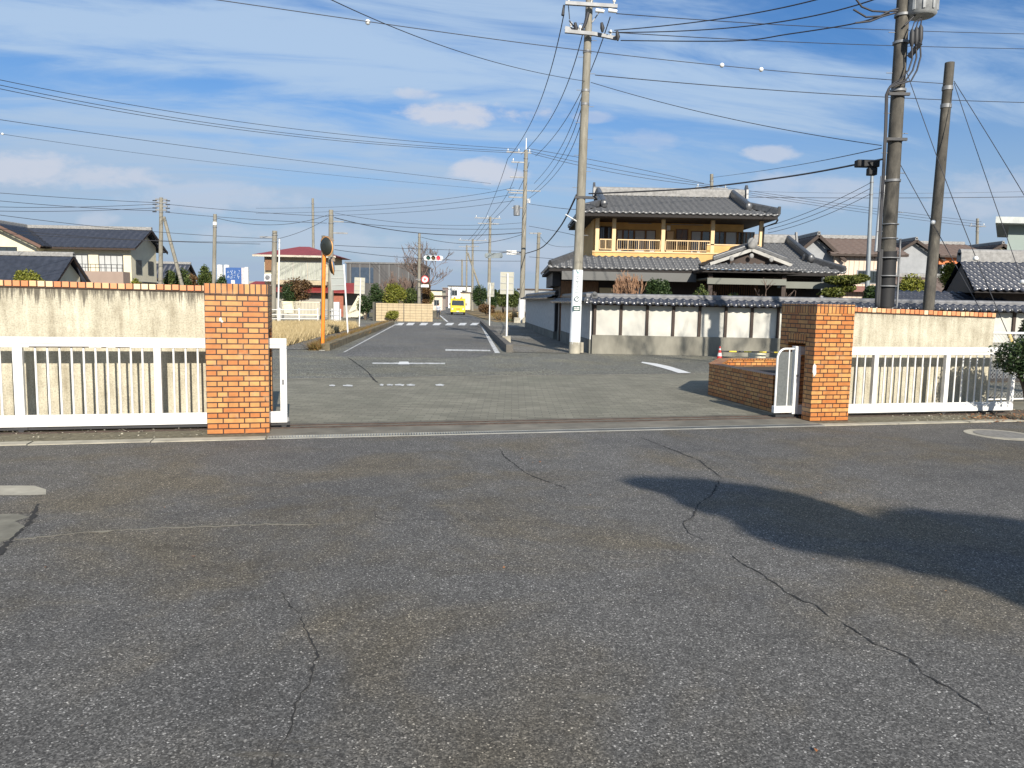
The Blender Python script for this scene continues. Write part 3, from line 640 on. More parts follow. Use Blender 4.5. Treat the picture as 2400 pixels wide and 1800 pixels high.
def big_house():
    t = thing('traditional_house', 'two storey traditional house with grey tiled roofs and an ochre veranda behind the plaster wall', 'house', (0, 0, 0))
    # ground floor
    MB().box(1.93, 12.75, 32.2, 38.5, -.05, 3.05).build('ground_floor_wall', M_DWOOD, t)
    for x0, x1, m in ((1.95, 3.5, M_BWOOD), (7.9, 10.1, M_BWOOD)):
        MB().box(x0, x1, 32.12, 32.198, .3, 2.5).build('wood_panel', m, t)
    MB().box(4.3, 5.3, 32.1, 32.19, .4, 2.3).build('shoji_screen', M_CURT, t)
    MB().box(3.55, 4.25, 32.1, 32.19, 2.0, 2.25).build('pale_beam', M_OCHREP, t)  # short beam in the same pale ochre as the veranda posts
    for x0, x1 in ((7.5, 8.6), (8.75, 9.75)): MB().box(x0, x1, 31.9, 32.1, 1.75, 2.0).build('sill_board', M_OCHREP, t)
    for i in range(16): pass
    mb = MB()
    for i in range(22): mb.box(7.95+i*.095, 7.98+i*.095, 32.08, 32.118, 1.9, 2.5)
    mb.build('lattice', M_DWOOD, t)
    # metal awning under the tiled skirt roof
    def awn(x0, x1, y, z0, z1, m):
        MB().prism([(x0, y, z0), (x0, y, z0-.07), (x0, y+1.2, z1-.07), (x0, y+1.2, z1)], (x1-x0, 0, 0)).build('awning', m, t)
    mA = mat('awning_grey', (.10, .10, .095), .6, 0, .1, 1)
    mA2 = mat('awning_olive', (.15, .155, .13), .6, 0, .1, 1)
    MB().box(1.9, 7.25, 30.9, 30.96, 2.52, 2.86).build('awning_fascia', mA, t); MB().box(1.9, 7.25, 30.961, 32.19, 2.80, 2.85).build('awning', mA, t)
    MB().box(7.35, 10.35, 29.5, 29.56, 2.42, 2.64).build('awning_fascia', mA2, t); MB().box(7.35, 10.35, 29.561, 32.19, 2.60, 2.65).build('awning', mA2, t)
    MB().box(10.4, 12.95, 30.6, 30.66, 2.34, 2.60).build('awning_fascia', mA2, t); MB().box(10.4, 12.95, 30.661, 32.19, 2.55, 2.60).build('awning', mA2, t)
    # lower tiled skirt roof, hipped at the left corner
    zL, zT = 3.0, 3.55
    mb = MB(); s = Vector((0, 1.35, zT-zL)); S = s.length
    tile_plane(mb, (0, 30.95, zL), (1, 0, 0), s, S, pw((0, 1.35), (1, 2.7)), lambda v: 7.6, .27)
    sl = Vector((1.35, 0, zT-zL)); tile_plane(mb, (1.35, 30.95, zL), (0, 1, 0), sl, S, pw((0, 0), (1, 1.35)), lambda v: 8.2, .27)
    mb.build('lower_roof', M_TILE, t)
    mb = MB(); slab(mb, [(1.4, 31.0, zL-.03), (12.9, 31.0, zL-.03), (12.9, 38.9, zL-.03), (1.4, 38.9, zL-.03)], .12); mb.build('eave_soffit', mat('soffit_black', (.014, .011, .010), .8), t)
    mb = MB(); ridge(mb, (1.42, 31.02, zL+.02), (2.75, 32.35, zT+.02), .2, .22); mb.build('hip_ridge', M_TILE, t)
    MB().box(1.6, 1.95, 32.2, 38.4, 2.3, 2.9).build('side_lean_to', M_DARK, t)
    # upper floor
    x0, x1 = 3.27, 10.15
    MB().box(x0+.02, 9.85, 33.7, 38.2, zT-.1, 5.45).build('upper_wall', M_OCHRE, t)
    MB().box(x0, x0+.10, 32.5, 33.69, zT-.1, 5.4).build('side_wall', M_OCHRE, t)
    MB().box(x0-.05, x1+.05, 32.30, 33.69, 3.35, 3.42).build('veranda_floor', M_BWOOD, t)
    MB().box(x0-.05, x1+.06, 32.26, 32.30, 3.36, 3.72).build('veranda_fascia', M_OCHRE, t)
    MB().box(x0-.06, x1+.07, 32.22, 32.34, 3.72, 3.77).build('veranda_sill', M_OCHREP, t)
    MB().box(7.95, 10.0, 32.27, 32.31, 3.771, 4.08).build('half_wall', M_OCHRE, t); MB().box(7.95, 10.1, 32.24, 32.34, 4.081, 4.13).build('half_wall_cap', M_OCHREP, t)
    for px in (1390, 1428.5, 1542, 1656, 1768):
        x = (px-1200)/FPX*32.3; MB().box(x-.075, x+.075, 32.24, 32.38, 3.3 if px < 1390 else 3.775, 5.12).build('veranda_post', M_OCHREP, t)
    MB().box(x0-.15, x1+.1, 32.20, 32.40, 5.12, 5.24).build('lintel_beam', M_OCHRE, t)
    MB().box(x0-.1, x1+.05, 32.45, 33.69, 5.16, 5.2).build('veranda_ceiling', M_BWOOD, t)
    bars = [((1390+6, 1428-4)), (1428+9, 1542-6), (1542+7, 1656-5)]
    for a, b in bars:
        a = (a-1200)/FPX*32.3; b = (b-1200)/FPX*32.3; mb = MB(); mb.box(a, b, 32.27, 32.31, 4.22, 4.26); mb.box(a, b, 32.27, 32.31, 3.83, 3.86); n = max(2, int((b-a)/.42))
        for i in range(n+1): x = lerp(a, b, i/n); mb.box(x-.015, x+.015, 32.28, 32.30, 3.86, 4.22)
        for i in range(5*n+1): x = lerp(a, b, i/(5*n)); mb.box(x-.004, x+.004, 32.285, 32.295, 3.861, 4.219)
        mb.build('railing', M_OCHREP, t)
    zx = lambda z: (1230+z/3.403-1200)/FPX*33.7; zz_ = lambda z: CAM_H+(709+.0192*150-(400+z/3.403))/FPX*33.7
    wy = 33.7
    for a, b, m, k in ((697, 745, M_CURT, 0), (747, 832, M_GLASS, 1), (836, 922, M_CURT, 0), (926, 1003, M_CURT, 0), (1085, 1150, M_OCHREP, 0), (1160, 1258, M_GLASS, 9), (1280, 1362, M_CURT, 0), (1366, 1430, M_GLASS, 0), (1464, 1546, M_GLASS, 1), (1550, 1642, M_CURT, 0), (1650, 1778, M_GLASS, 3)):
        z1 = 4.78 if a != 1160 else 4.85; window(t, zx(a), zx(b), 3.45 if k != 9 else 4.15, z1, wy, M_BWOOD, m, 0 if k == 0 else 1, .03, k if k > 2 else 0)
    window(t, zx(560), zx(655), 3.6, 4.9, wy, M_DWOOD, M_GLASS, 1, .04, 6)
    mb = MB(); mb.box(zx(780), zx(960), 33.4, 33.45, 5.02, 5.05); mb.box(zx(1110), zx(1360), 33.4, 33.45, 5.0, 5.03); mb.build('laundry_pole', M_STEEL, t)
    MB().box(zx(1085), zx(1112), 33.55, 33.698, 4.78, 4.98).build('wall_lamp_box', M_WHITE, t)
    mb = MB(); mb.tube([(x1+.45, 31.6, 5.1), (x1+.42, 31.7, 4.98), (x1+.1, 32.2, 4.85), (x1+.09, 32.25, 3.5)], .035, 8); mb.build('downpipe', M_DARK, t)
    # upper roof (hip and gable)
    ze = 5.25; yf = 31.4; yr = 34.6; zr = 6.33; xa, xb = 2.55, 10.6
    s = Vector((0, yr-yf, zr-ze)); S = s.length; k = .34; gx0, gx1 = 3.75, 9.95
    mb = MB()
    tile_plane(mb, (0, yf, ze), (1, 0, 0), s, S, pw((0, xa), (k, xa+1.1), (k+.001, xa+.95), (1, xa+.95)), pw((0, xb), (k, xb-1.1), (k+.001, xb-.95), (1, xb-.95)), .27)
    sb = Vector((0, -(yr-yf), zr-ze)); tile_plane(mb, (0, 2*yr-yf, ze), (1, 0, 0), sb, S, pw((0, xa), (k, xa+1.1), (k+.001, xa+.95), (1, xa+.95)), pw((0, xb), (k, xb-1.1), (k+.001, xb-.95), (1, xb-.95)), .4, .5, .04, .02, 4)
    hl = k*(yr-yf); D_ = 2*(yr-yf)
    ss = Vector((1.1, 0, k*(zr-ze)))
    tile_plane(mb, (xa, yf, ze), (0, 1, 0), ss, ss.length, pw((0, 0), (1, hl)), pw((0, D_), (1, D_-hl)), .27)
    ss = Vector((-1.1, 0, k*(zr-ze)))
    tile_plane(mb, (xb, yf, ze), (0, 1, 0), ss, ss.length, pw((0, 0), (1, hl)), pw((0, D_), (1, D_-hl)), .27)
    mb.build('upper_roof', M_TILE, t)
    for gx in (xa+1.15, xb-1.15):
        MB().prism([(gx, yf+hl, ze+k*(zr-ze)), (gx, 2*yr-yf-hl, ze+k*(zr-ze)), (gx, yr, zr-.05)], (.05 if gx < 6 else -.05, 0, 0)).build('gable_wall', M_CREAM, t)
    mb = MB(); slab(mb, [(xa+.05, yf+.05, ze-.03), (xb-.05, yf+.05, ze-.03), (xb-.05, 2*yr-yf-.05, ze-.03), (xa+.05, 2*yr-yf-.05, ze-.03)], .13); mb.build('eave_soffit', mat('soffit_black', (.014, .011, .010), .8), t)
    mb = MB(); ridge(mb, (3.45, yr, zr), (xb-.55, yr, zr), .30, .30); mb.build('main_ridge', M_RIDGE, t)
    for x, dx in ((3.40, -.0), (xb-.5, 0)):
        mb = MB(); mb.prism([(x, yr-.24, zr-.05), (x, yr+.24, zr-.05), (x, yr+.2, zr+.35), (x, yr+.05, zr+.56), (x, yr-.05, zr+.56), (x, yr-.2, zr+.35)], (.09, 0, 0)); mb.build('ridge_end_tile', M_TILE, t)
    for sx, xc, cx_ in ((1, xa+1.02, xa), (-1, xb-1.02, xb)):
        a = Vector((xc+.05*sx, yr-.15, zr+.02)); b = Vector((xc+.05*sx, yf+hl-.45, ze+(k-.14)*(zr-ze)+.05))
        mb = MB(); ridge(mb, b, a, .24, .26); mb.ell(b+Vector((0, -.02, .14)), (.15, .06, .17), 10, 6); mb.build('descending_ridge', M_TILE, t)
        c = Vector((cx_+.03*sx, yf+.03, ze+.04)); mb = MB(); ridge(mb, c, Vector((cx_+1.1*sx, yf+hl, ze+k*(zr-ze)+.05)), .2, .2); mb.prism([c+Vector((-.07, -.02, 0)), c+Vector((.07, -.02, 0)), c+Vector((.05, -.08, .30)), c+Vector((-.05, -.08, .30))], (0, .08, 0)); mb.build('hip_ridge', M_TILE, t)
    # entrance porch gable
    gx, yg = 8.98, 29.75; hw = 1.5; zg0, zg1 = 3.2, 3.75
    mb = MB(); s = Vector((0, .75, .28)); tile_plane(mb, (0, 29.2, 2.98), (1, 0, 0), s, s.length, pw((0, 7.0), (1, 7.6)), pw((0, 10.95), (1, 10.4)), .27); 
    for sg in (1, -1):
        ss = Vector((-hw*sg, 0, zg1-zg0)); tile_plane(mb, (gx+hw*sg, yg-.18, zg0), (0, 1, 0), ss, ss.length, lambda v: 0, lambda v: 3.6, .27)
    mb.build('porch_roof', M_TILE, t)
    for sg in (1, -1):
        mb = MB(); mb.obox((gx+(hw+.05)*sg, yg-.22, zg0-.03), (gx, yg-.22, zg1-.02), .05, .12); mb.build('bargeboard', mat('grey_white_board', (.36, .35, .32), .7), t)
        mb = MB(); ridge(mb, (gx+(hw-.1)*sg, yg-.05, zg0+.12), (gx+.1*sg, yg-.05, zg1+.03), .16, .14); mb.build('gable_edge_ridge', M_TILE, t)
    MB().prism([(gx-hw+.1, yg, zg0-.02), (gx+hw-.1, yg, zg0-.02), (gx, yg, zg1-.08)], (0, .08, 0)).build('gable_wall', M_DWOOD, t)
    for i in (-1, 0, 1): mb = MB(); mb.ell((gx+i*.75, yg-.25, 3.5 if i == 0 else 3.38), (.09, .04, .1), 8, 6); mb.build('gable_ornament', M_RIDGE, t)
    mb = MB(); ridge(mb, (gx, yg-.2, zg1), (gx, yg+3.2, zg1+.0), .22, .22); mb.ell((gx, yg-.26, zg1+.22), (.2, .08, .22), 10, 6); mb.build('porch_ridge', M_RIDGE, t)
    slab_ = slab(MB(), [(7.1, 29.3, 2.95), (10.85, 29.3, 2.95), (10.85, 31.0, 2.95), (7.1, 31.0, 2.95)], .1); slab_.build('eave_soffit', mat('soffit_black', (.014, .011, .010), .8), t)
    for x in (7.5, 10.3): MB().box(x-.08, x+.08, 29.6, 29.76, 0, 2.9).build('porch_post', M_DWOOD, t)
    # right wing roof
    ze, yf, yr, zr = 3.0, 31.05, 35.1, 4.45; s = Vector((0, yr-yf, zr-ze)); xb = 13.25
    mb = MB(); tile_plane(mb, (0, yf, ze), (1, 0, 0), s, s.length, lambda v: 9.9, pw((0, xb), (.4, xb-1.2), (.401, xb-.95), (1, xb-.95)), .27)
    ss = Vector((-1.2, 0, .4*(zr-ze))); tile_plane(mb, (xb, yf, ze), (0, 1, 0), ss, ss.length, pw((0, 0), (1, 1.6)), lambda v: 7.8, .27); mb.build('wing_roof', M_TILE, t)
    mb = MB(); ridge(mb, (9.9, yr, zr), (xb-.7, yr, zr), .32, .3); mb.build('wing_ridge', M_RIDGE, t)
    mb = MB(); ridge(mb, (xb-1.0, yf+1.15, ze+.26*(zr-ze)+.1), (xb-1.0, yr-.1, zr+.03), .24, .26); mb.ell((xb-1.0, yf+1.1, ze+.26*(zr-ze)+.25), (.15, .07, .17), 10, 6); mb.build('descending_ridge', M_TILE, t)
    mb = MB(); ridge(mb, (xb-.03, yf+.03, ze+.04), (xb-1.15, yf+1.55, ze+.4*(zr-ze)), .2, .18); mb.build('hip_ridge', M_TILE, t)
    MB().prism([(xb-.66, yr-.22, zr), (xb-.66, yr+.22, zr), (xb-.66, yr+.05, zr+.5), (xb-.66, yr-.05, zr+.5)], (.08, 0, 0)).build('ridge_end_tile', M_TILE, t)
    for i in range(30): pass
    return t
big_house()

# plaster garden wall with a tiled roof
def garden_wall():
    t = thing('garden_wall', 'tile capped plaster wall with dark posts along the street in front of the house', 'wall', (0, 0, 0))
    x0, x1, y = 2.53, 17.2, 24.6
    MB().box(x0, x1, y-.02, y+.2, -.05, .60).build('concrete_base', mat('stained_base', (.20, .19, .155), .9, 0, .35, 1.8, (1, 1, .4), .3), t)
    MB().box(x0+.05, x1, y+.06, y+.18, .60, 1.6).build('plaster', mat('grey_white_plaster', (.50, .49, .44), .9, 0, .14, 1.2), t)
    n = int((x1-x0)/.835)
    for i in range(n+1):
        x = x0+.03+i*.835; MB().box(x, x+.085, y-.0, y+.059, .605, 1.55).build('post', M_DWOOD, t)
    MB().box(x0-.05, x1, y-.01, y+.059, .601-.0, .604+.045).build('sill_beam', M_DWOOD, t) if False else None
    MB().box(x0-.02, x1, y-.04, y+.055, 1.55, 1.63).build('top_beam', M_DWOOD, t)
    mb = MB(); s = Vector((0, .42, .17)); tile_plane(mb, (0, y-.32, 1.62), (1, 0, 0), s, s.length, lambda v: x0-.25, lambda v: x1, .245, .24, .05, .03, 6, .06)
    s = Vector((0, -.42, .17)); tile_plane(mb, (0, y+.52, 1.62), (1, 0, 0), s, s.length, lambda v: x0-.1, lambda v: x1, .245, .24, .05, .03, 4, .06); mb.build('tile_cap', M_TILE2, t)
    mb = MB(); mb.box(x0-.22, x1, y+.0, y+.20, 1.76, 1.83); mb.tube([(x0-.22, y+.1, 1.85), (x1, y+.1, 1.85)], .075, 8); mb.build('cap_ridge', mat('cap_ridge_grey', (.15, .15, .155), .6, 0, .35, 6), t)
    mb = MB()
    for i in range(int((x1-x0+.2)/.245)): mb.ell((x0-.12+i*.245, y-.335, 1.645), (.05, .02, .05), 8, 6)
    mb.build('eave_tile_ends', M_TILE, t); mb = MB(); mb.ell((x0-.22, y-.25, 1.68), (.10, .08, .12), 10, 6); mb.build('corner_tile', M_TILE, t)
    return t
garden_wall()
def side_wall(label, a, b, h, zb):
    a = Vector(a); b = Vector(b); L = (b-a).length; ang = math.atan2((b-a).y, (b-a).x)
    t = thing('garden_wall', label, 'wall', (a.x, a.y, 0), ang, 'side walls of the house along the road')
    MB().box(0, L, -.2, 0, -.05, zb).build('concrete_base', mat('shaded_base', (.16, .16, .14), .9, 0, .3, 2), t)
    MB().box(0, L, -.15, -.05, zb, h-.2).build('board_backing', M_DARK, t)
    mb = MB(); n = int(L/.145)
    for i in range(n): mb.box(i*.145, i*.145+.085, -.05, -.012, zb, h-.22)
    mb.build('vertical_boards', mat('pale_boards', (.62, .62, .60), .8, 0, .15, 5), t)
    mb = MB(); s = Vector((0, -.42, .16)); tile_plane(mb, (0, .32, h-.24), (1, 0, 0), s, s.length, lambda v: -.2, lambda v: L+.1, .27, .24, .045, .03, 4)
    s = Vector((0, .42, .16)); tile_plane(mb, (0, -.52, h-.24), (1, 0, 0), s, s.length, lambda v: -.2, lambda v: L+.1, .27, .24, .045, .03, 4); mb.build('tile_cap', M_TILE2, t)
    mb = MB(); ridge(mb, (-.2, -.1, h-.1), (L+.1, -.1, h-.1), .2, .15); mb.build('cap_ridge', M_TILE, t); return t
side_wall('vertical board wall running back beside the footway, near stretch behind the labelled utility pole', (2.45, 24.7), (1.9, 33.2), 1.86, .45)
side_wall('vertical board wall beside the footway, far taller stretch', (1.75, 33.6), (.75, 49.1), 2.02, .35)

def gable_house(name, label, loc, rz, W, D, hw, hr, wall, roof, ov=.5, gable=None, extra=None, tiles=True):
    """plain gabled house: W along the ridge (x), D deep, wall height hw, ridge height hr; front is -y"""
    t = thing(name, label, 'house', loc, rz)
    MB().prism([(0, 0, -.1), (0, D, -.1), (0, D, hw), (0, D/2, hr-.18), (0, 0, hw)], (W, 0, 0)).build('wall', wall, t)
    mb = MB(); k = (hr-hw)/(D/2); zo = hw-k*ov+.02; s = Vector((0, D/2+ov, hr-zo)); 
    if tiles:
        tile_plane(mb, (0, -ov, zo), (1, 0, 0), s, s.length, lambda v: -ov, lambda v: W+ov, .5, .5, .045, .03, 4)
        s2 = Vector((0, -(D/2+ov), hr-zo)); tile_plane(mb, (0, D+ov, zo), (1, 0, 0), s2, s2.length, lambda v: -ov, lambda v: W+ov, .5, .5, .045, .03, 4)
    else:
        mb.add([(-ov, -ov, zo), (W+ov, -ov, zo), (W+ov, D/2, hr), (-ov, D/2, hr), (W+ov, D+ov, zo), (-ov, D+ov, zo)], [(0, 1, 2, 3), (3, 2, 4, 5)])
    mb.build('roof', roof, t)
    mb = MB()
    for x in (-ov+.02, W+ov-.10):
        mb.prism([(x, -ov, zo-.14), (x, -ov, zo-.01), (x, D/2, hr-.01), (x, D+ov, zo-.01), (x, D+ov, zo-.14), (x, D/2, hr-.15)], (.08, 0, 0))
    mb.box(-ov+.11, W+ov-.11, -ov, -ov+.06, zo-.16, zo-.03); mb.build('bargeboard', M_DWOOD, t)
    mb = MB(); ridge(mb, (-ov, D/2, hr-.02), (W+ov, D/2, hr-.02), .22, .2); mb.build('roof_ridge', M_RIDGE if tiles else roof, t)
    return t

# left big house: cross gable in front, long roof with gable at the right end
hA = P(118, 588, 58)
t = gable_house('two_storey_house', 'cream two storey house with dark tiled roof and a pinkish balcony, far left', (-34.0, 60, 0), 0, 9.4, 4.2, 5.5, 6.72, M_CREAM, M_TILE2, .7)
t.location = (P(307, 600, 60).x-9.4, 60, 0)
MB().box(4.4, 9.3, -1.1, 0, 2.35, 3.3).build('balcony', mat('pinkish_balcony', (.30, .225, .18), .8, 0, .08, 1), t)
mb = MB(); mb.box(4.4, 9.3, -1.08, -1.04, 3.55, 3.59); mb.box(4.4, 9.3, -1.08, -1.04, 3.8, 3.84)
for i in range(13): mb.box(4.4+i*.4, 4.43+i*.4, -1.07, -1.05, 3.3, 3.8)
mb.build('balcony_rail', M_DARK, t)
for a, b in ((4.2, 6.1), (6.9, 8.8)): window(t, a, b, 3.2, 4.6, 0, M_DARK, M_CURT, 3, .06)
for y0 in (.7, 2.7):
    MB().box(9.4, 9.45, y0, y0+.9, 3.2, 4.3).build('window', M_GLASS, t)
MB().box(9.401, 10.1, .4, 3.8, 2.5, 2.6).build('side_canopy', M_DARK, t)
# the wing with its gable to the front
def front_gable(parent, cx_, hwid, y0, D, hw, hr, wall, roof, barge, ov=.5, windows=()):
    MB().prism([(cx_-hwid, y0, -.1), (cx_+hwid, y0, -.1), (cx_+hwid, y0, hw), (cx_, y0, hr-.15), (cx_-hwid, y0, hw)], (0, D, 0)).build('wing_wall', wall, parent)
    k = (hr-hw)/hwid; X = hwid+ov; zo = hr-k*X
    mb = MB()
    for sg in (1, -1):
        s = Vector((-X*sg, 0, hr-zo)); tile_plane(mb, (cx_+X*sg, y0-ov, zo), (0, 1, 0), s, s.length, lambda v: 0, lambda v: D+ov, .5, .5, .045, .03, 4)
    mb.build('wing_roof', roof, parent)
    mb = MB()
    for sg in (1, -1): mb.obox((cx_+X*sg, y0-ov-.03, zo-.08), (cx_, y0-ov-.03, hr-.06), .08, .2)
    mb.build('bargeboard', barge, parent); mb = MB(); ridge(mb, (cx_, y0-ov, hr-.02), (cx_, y0+D, hr-.02), .22, .2); mb.build('wing_ridge', M_RIDGE, parent)
front_gable(t, .15, 2.7, -1.2, 3.2, 5.5, 6.75, M_CREAM, M_TILE2, mat('brown_barge', (.14, .08, .06), .7), .9)
window(t, -.9, 1.4, 4.35, 5.0, -1.2, M_DARK, M_GLASS, 2, .06)
# low roofed outbuilding in front
t = gable_house('outbuilding', 'low outbuilding with dark tiled gable roof in front of the cream house, far left', (0, 0, 0), .0, 8.6, 2.7, 2.6, 3.8, M_CREAM, M_TILE2, .45)
q = P(126, 640, 45); t.location = (q.x-8.6, 45, 0)
window(t, .6, 2.2, 1.1, 2.0, 0, M_DARK, M_GLASS, 1)
# small dark gabled roof behind pole
t = gable_house('shed', 'small grey gabled house roof behind the braced pole, left', (0, 0, 0), .1, 3.2, 4.5, 3.6, 5.0, M_GREYW, M_TILE2, .4); q = P(372, 640, 82); t.location = (q.x-1.0, 82, 0)

# red roofed house
t = thing('red_roofed_house', 'two storey house with hipped red metal roof behind the guard rail', 'house', tuple(P(618, 700, 64))[:2]+(0,))
W = 5.35; zu0, zu1 = 2.4, 5.05
MB().box(0, W, 0, 5.5, -.1, 2.6).build('ground_floor_wall', mat('grey_lower_wall', (.30, .28, .24), .85, 0, .2, 1), t)
MB().box(.0, W, .3, 5.2, 2.6, zu1).build('upper_wall', mat('tan_wall', (.42, .38, .27), .85, 0, .12, 2), t)
mb = MB(); e = .75; zr = 5.95
mb.add([(-e, .3-e, zu1), (W+e, .3-e, zu1), (W+e, 5.2+e, zu1), (-e, 5.2+e, zu1), (W*.42, 2.75, zr), (W*.58, 2.75, zr)], [(0, 1, 5, 4), (1, 2, 5), (2, 3, 4, 5), (3, 0, 4), (3, 2, 1, 0)]); mb.build('roof', M_REDROOF, t)
MB().box(-e+.02, W+e-.02, .3-e-.03, .3-e+.03, zu1-.16, zu1-.003).build('gutter', mat('cream_fascia', (.5, .45, .36), .7), t)
for a, b in ((1.2, 2.35), (2.4, 3.55), (3.6, 4.75)): window(t, a, b, 3.05, 4.55, .3, mat('aluminium', (.4, .4, .37), .5, .2), mat('dull_curtain', (.34, .35, .30), .7, 0, .3, 3, (4, 1, .6)), 1, .06)
MB().box(.9, W, -.6, .29, 2.65, 2.95).build('balcony', mat('tan_balcony', (.40, .33, .22), .8), t)
MB().box(.15, .8, -.25, .295, 2.9, 3.5).build('air_conditioner', M_WHITE, t); mb = MB(); mb.tube([(.42, -.26, 3.2), (.42, -.262, 3.2)], .2, 14); mb.build('fan_grille', M_STEEL, t)
MB().box(.15, .85, -.02, .29, 3.8, 4.7).build('louvre_window', M_BWOOD, t)
mb = MB(); zl = 2.15
mb.add([(-2.0, -.9, zl), (8.3, -.9, zl), (8.0, 1.0, zl+.75), (-1.0, 1.0, zl+.75)], [(0, 1, 2, 3)]); mb.box(-2.0, 8.3, -.93, -.88, zl-.12, zl-.004); mb.build('lower_roof', M_REDROOF, t)
MB().box(-1.7, 7.9, .98, 4.5, -.1, zl+.73).build('annex_wall', mat('grey_lower_wall', (.3, .28, .24)), t)
MB().box(5.6, 6.7, -.5, -.45, .1, 1.9).build('brick_panel', mat('red_brick_panel', (.30, .10, .06), .8, 0, .2, 6), t)
MB().prism([(7.0, -.9, .1), (8.6, -.9, .1), (8.6, -.9, 1.3), (8.0, -.9, 1.9)], (0, .05, 0)).build('white_side_wall', M_CREAM, t)
# big dark clad building
t = thing('dark_building', 'long flat dark grey clad building behind the bare shrubs', 'building', (0, 0, 0)); a = P(812, 640, 92); b = P(982, 640, 92)
MB().box(a.x, b.x, 92, 104, -.1, 5.75).build('wall', mat('dark_cladding', (.075, .072, .072), .7, 0, .2, .8, (6, 6, .3)), t)
MB().box(a.x-.2, b.x+.1, 91.9, 104.1, 5.75, 5.95).build('roof_edge', mat('rib_grey', (.14, .14, .14), .7), t)
for i in range(7): MB().box(a.x+.4+i*1.15, a.x+.52+i*1.15, 91.93, 91.998, 3.4, 5.7).build('wall_rib', mat('rib_grey', (.14, .14, .14), .7), t)
MB().box(a.x+.6, a.x+3.2, 91.95, 91.999, 3.5, 5.3).build('window_band', mat('bluish_pane', (.05, .07, .10), .2), t)
# far white building and others along the road
def block(name, label, x0, x1, ytop, ybase, Y, D, wall, roofm=M_GREYW, wins=(), cat='building'):
    a = P(x0, ytop, Y); b = P(x1, ytop, Y); t = thing(name, label, cat, (a.x, Y, 0)); Wd = b.x-a.x; hh = a.z
    MB().box(0, Wd, 0, D, -.1, hh-.15).build('wall', wall, t); MB().box(-.2, Wd+.2, -.25, D+.2, hh-.15, hh).build('roof', roofm, t)
    for u0, u1, v0, v1 in wins: window(t, u0*Wd, u1*Wd, v0*hh, v1*hh, 0, M_STEEL, M_GLASS, 1, .08)
    return t
block('white_building', 'white two storey building far down the road behind the yellow bus', 1051, 1104, 669, 705, 165, 10, mat('white_wall', (.75, .74, .70), .8), M_DARK, ((.15, .4, .55, .8), (.6, .85, .55, .8), (.12, .45, .1, .35), (.6, .9, .1, .35)))
block('brown_warehouse', 'narrow brown clad building beside the far white building', 1037, 1050, 673, 707, 190, 12, mat('brown_clad', (.16, .12, .11), .8, 0, .2, .5, (6, 6, .3)))
block('far_house', 'low grey roofed house left of the far end of the road', 1002, 1036, 679, 712, 150, 8, M_CREAM, M_TILE2, ((.2, .5, .3, .7),), 'house')
block('far_house', 'small tan house at the far bend of the road', 1012, 1037, 692, 712, 125, 6, M_PINKW, M_BROOF, ((.2, .7, .3, .7),), 'house')
block('far_house', 'long low brown roofed house behind the trees right of the road', 1215, 1330, 676, 712, 120, 8, M_GREYW, M_BROOF, (), 'house')
block('far_house', 'small pale house seen between the trees right of the road', 1080, 1102, 684, 712, 140, 6, M_CREAM, M_BROOF, (), 'house')
# right hand houses
def rhouse(label, gx, gy, rx, Y, wall, wl, hwz, hrz, D=6.5, rz=.0, siding=None, windows=()):
    q = P(gx, gy, Y); e_ = P(rx, gy, Y); W = e_.x-q.x
    t = gable_house('house', label, (q.x, Y, 0), rz, W, D, hwz, hrz, wall, M_BROOF, .5); return t, W
t, W = rhouse('cream sided two storey house with brown roof right of the traditional house', 1957, 590, 2105, 52, M_PINKW, 0, 5.35, 6.5)
mb = MB()
for i in range(int(W/.33)): mb.box(i*.33, i*.33+.03, -.02, -.001, 0, 5.2)
mb.build('siding_seams', mat('seam_tan', (.42, .33, .25), .8), t); window(t, 1.55, 2.9, 3.25, 4.15, 0, M_STEEL, M_GLASS, 1, .06); window(t, 3.1, 3.9, 3.25, 4.15, 0, M_STEEL, M_CURT, 0, .06)
front_gable(t, -1.25, 1.4, .2, 6, 5.2, 6.4, M_GREYW, M_BROOF, M_DWOOD, .5)
window(t, -2.2, -.6, 3.0, 4.1, .2, M_DARK, M_GLASS, 1, .06)
MB().prism([(-.3, -.6, 2.7), (W, -.6, 2.7), (W, 0, 3.05), (-.3, 0, 3.05)], (0, 0, .04)).build('lower_roof', mat('dull_red_roof', (.22, .11, .09), .7), t)
t, W = rhouse('brown roofed house with orange band on its wall, behind the cut pole', 2210, 597, 2300, 60, M_GREYW, 0, 5.9, 6.9)
MB().box(-.3, W, -.06, -.002, 5.1, 5.8).build('orange_band', mat('orange_panel', (.55, .17, .06), .8), t)
front_gable(t, -2.2, 1.9, .2, 6, 5.7, 6.9, M_GREYW, M_BROOF, M_DWOOD, .4)
t, W = rhouse('small brown gabled house furthest to the right behind the dark tiled roof', 2395, 590, 2520, 62, M_CREAM, 0, 6.1, 6.95)
front_gable(t, -1.7, 1.7, .2, 6, 5.9, 6.9, M_CREAM, M_BROOF, M_DWOOD, .5)
t = gable_house('shed', 'weathered brown lean-to roof among the garden trees on the right', (0, 0, 0), .1, 4.6, 4, 2.6, 3.6, M_GREYW, M_BROOF, .3); q = P(2135, 640, 46); t.location = (q.x, 46, 0)
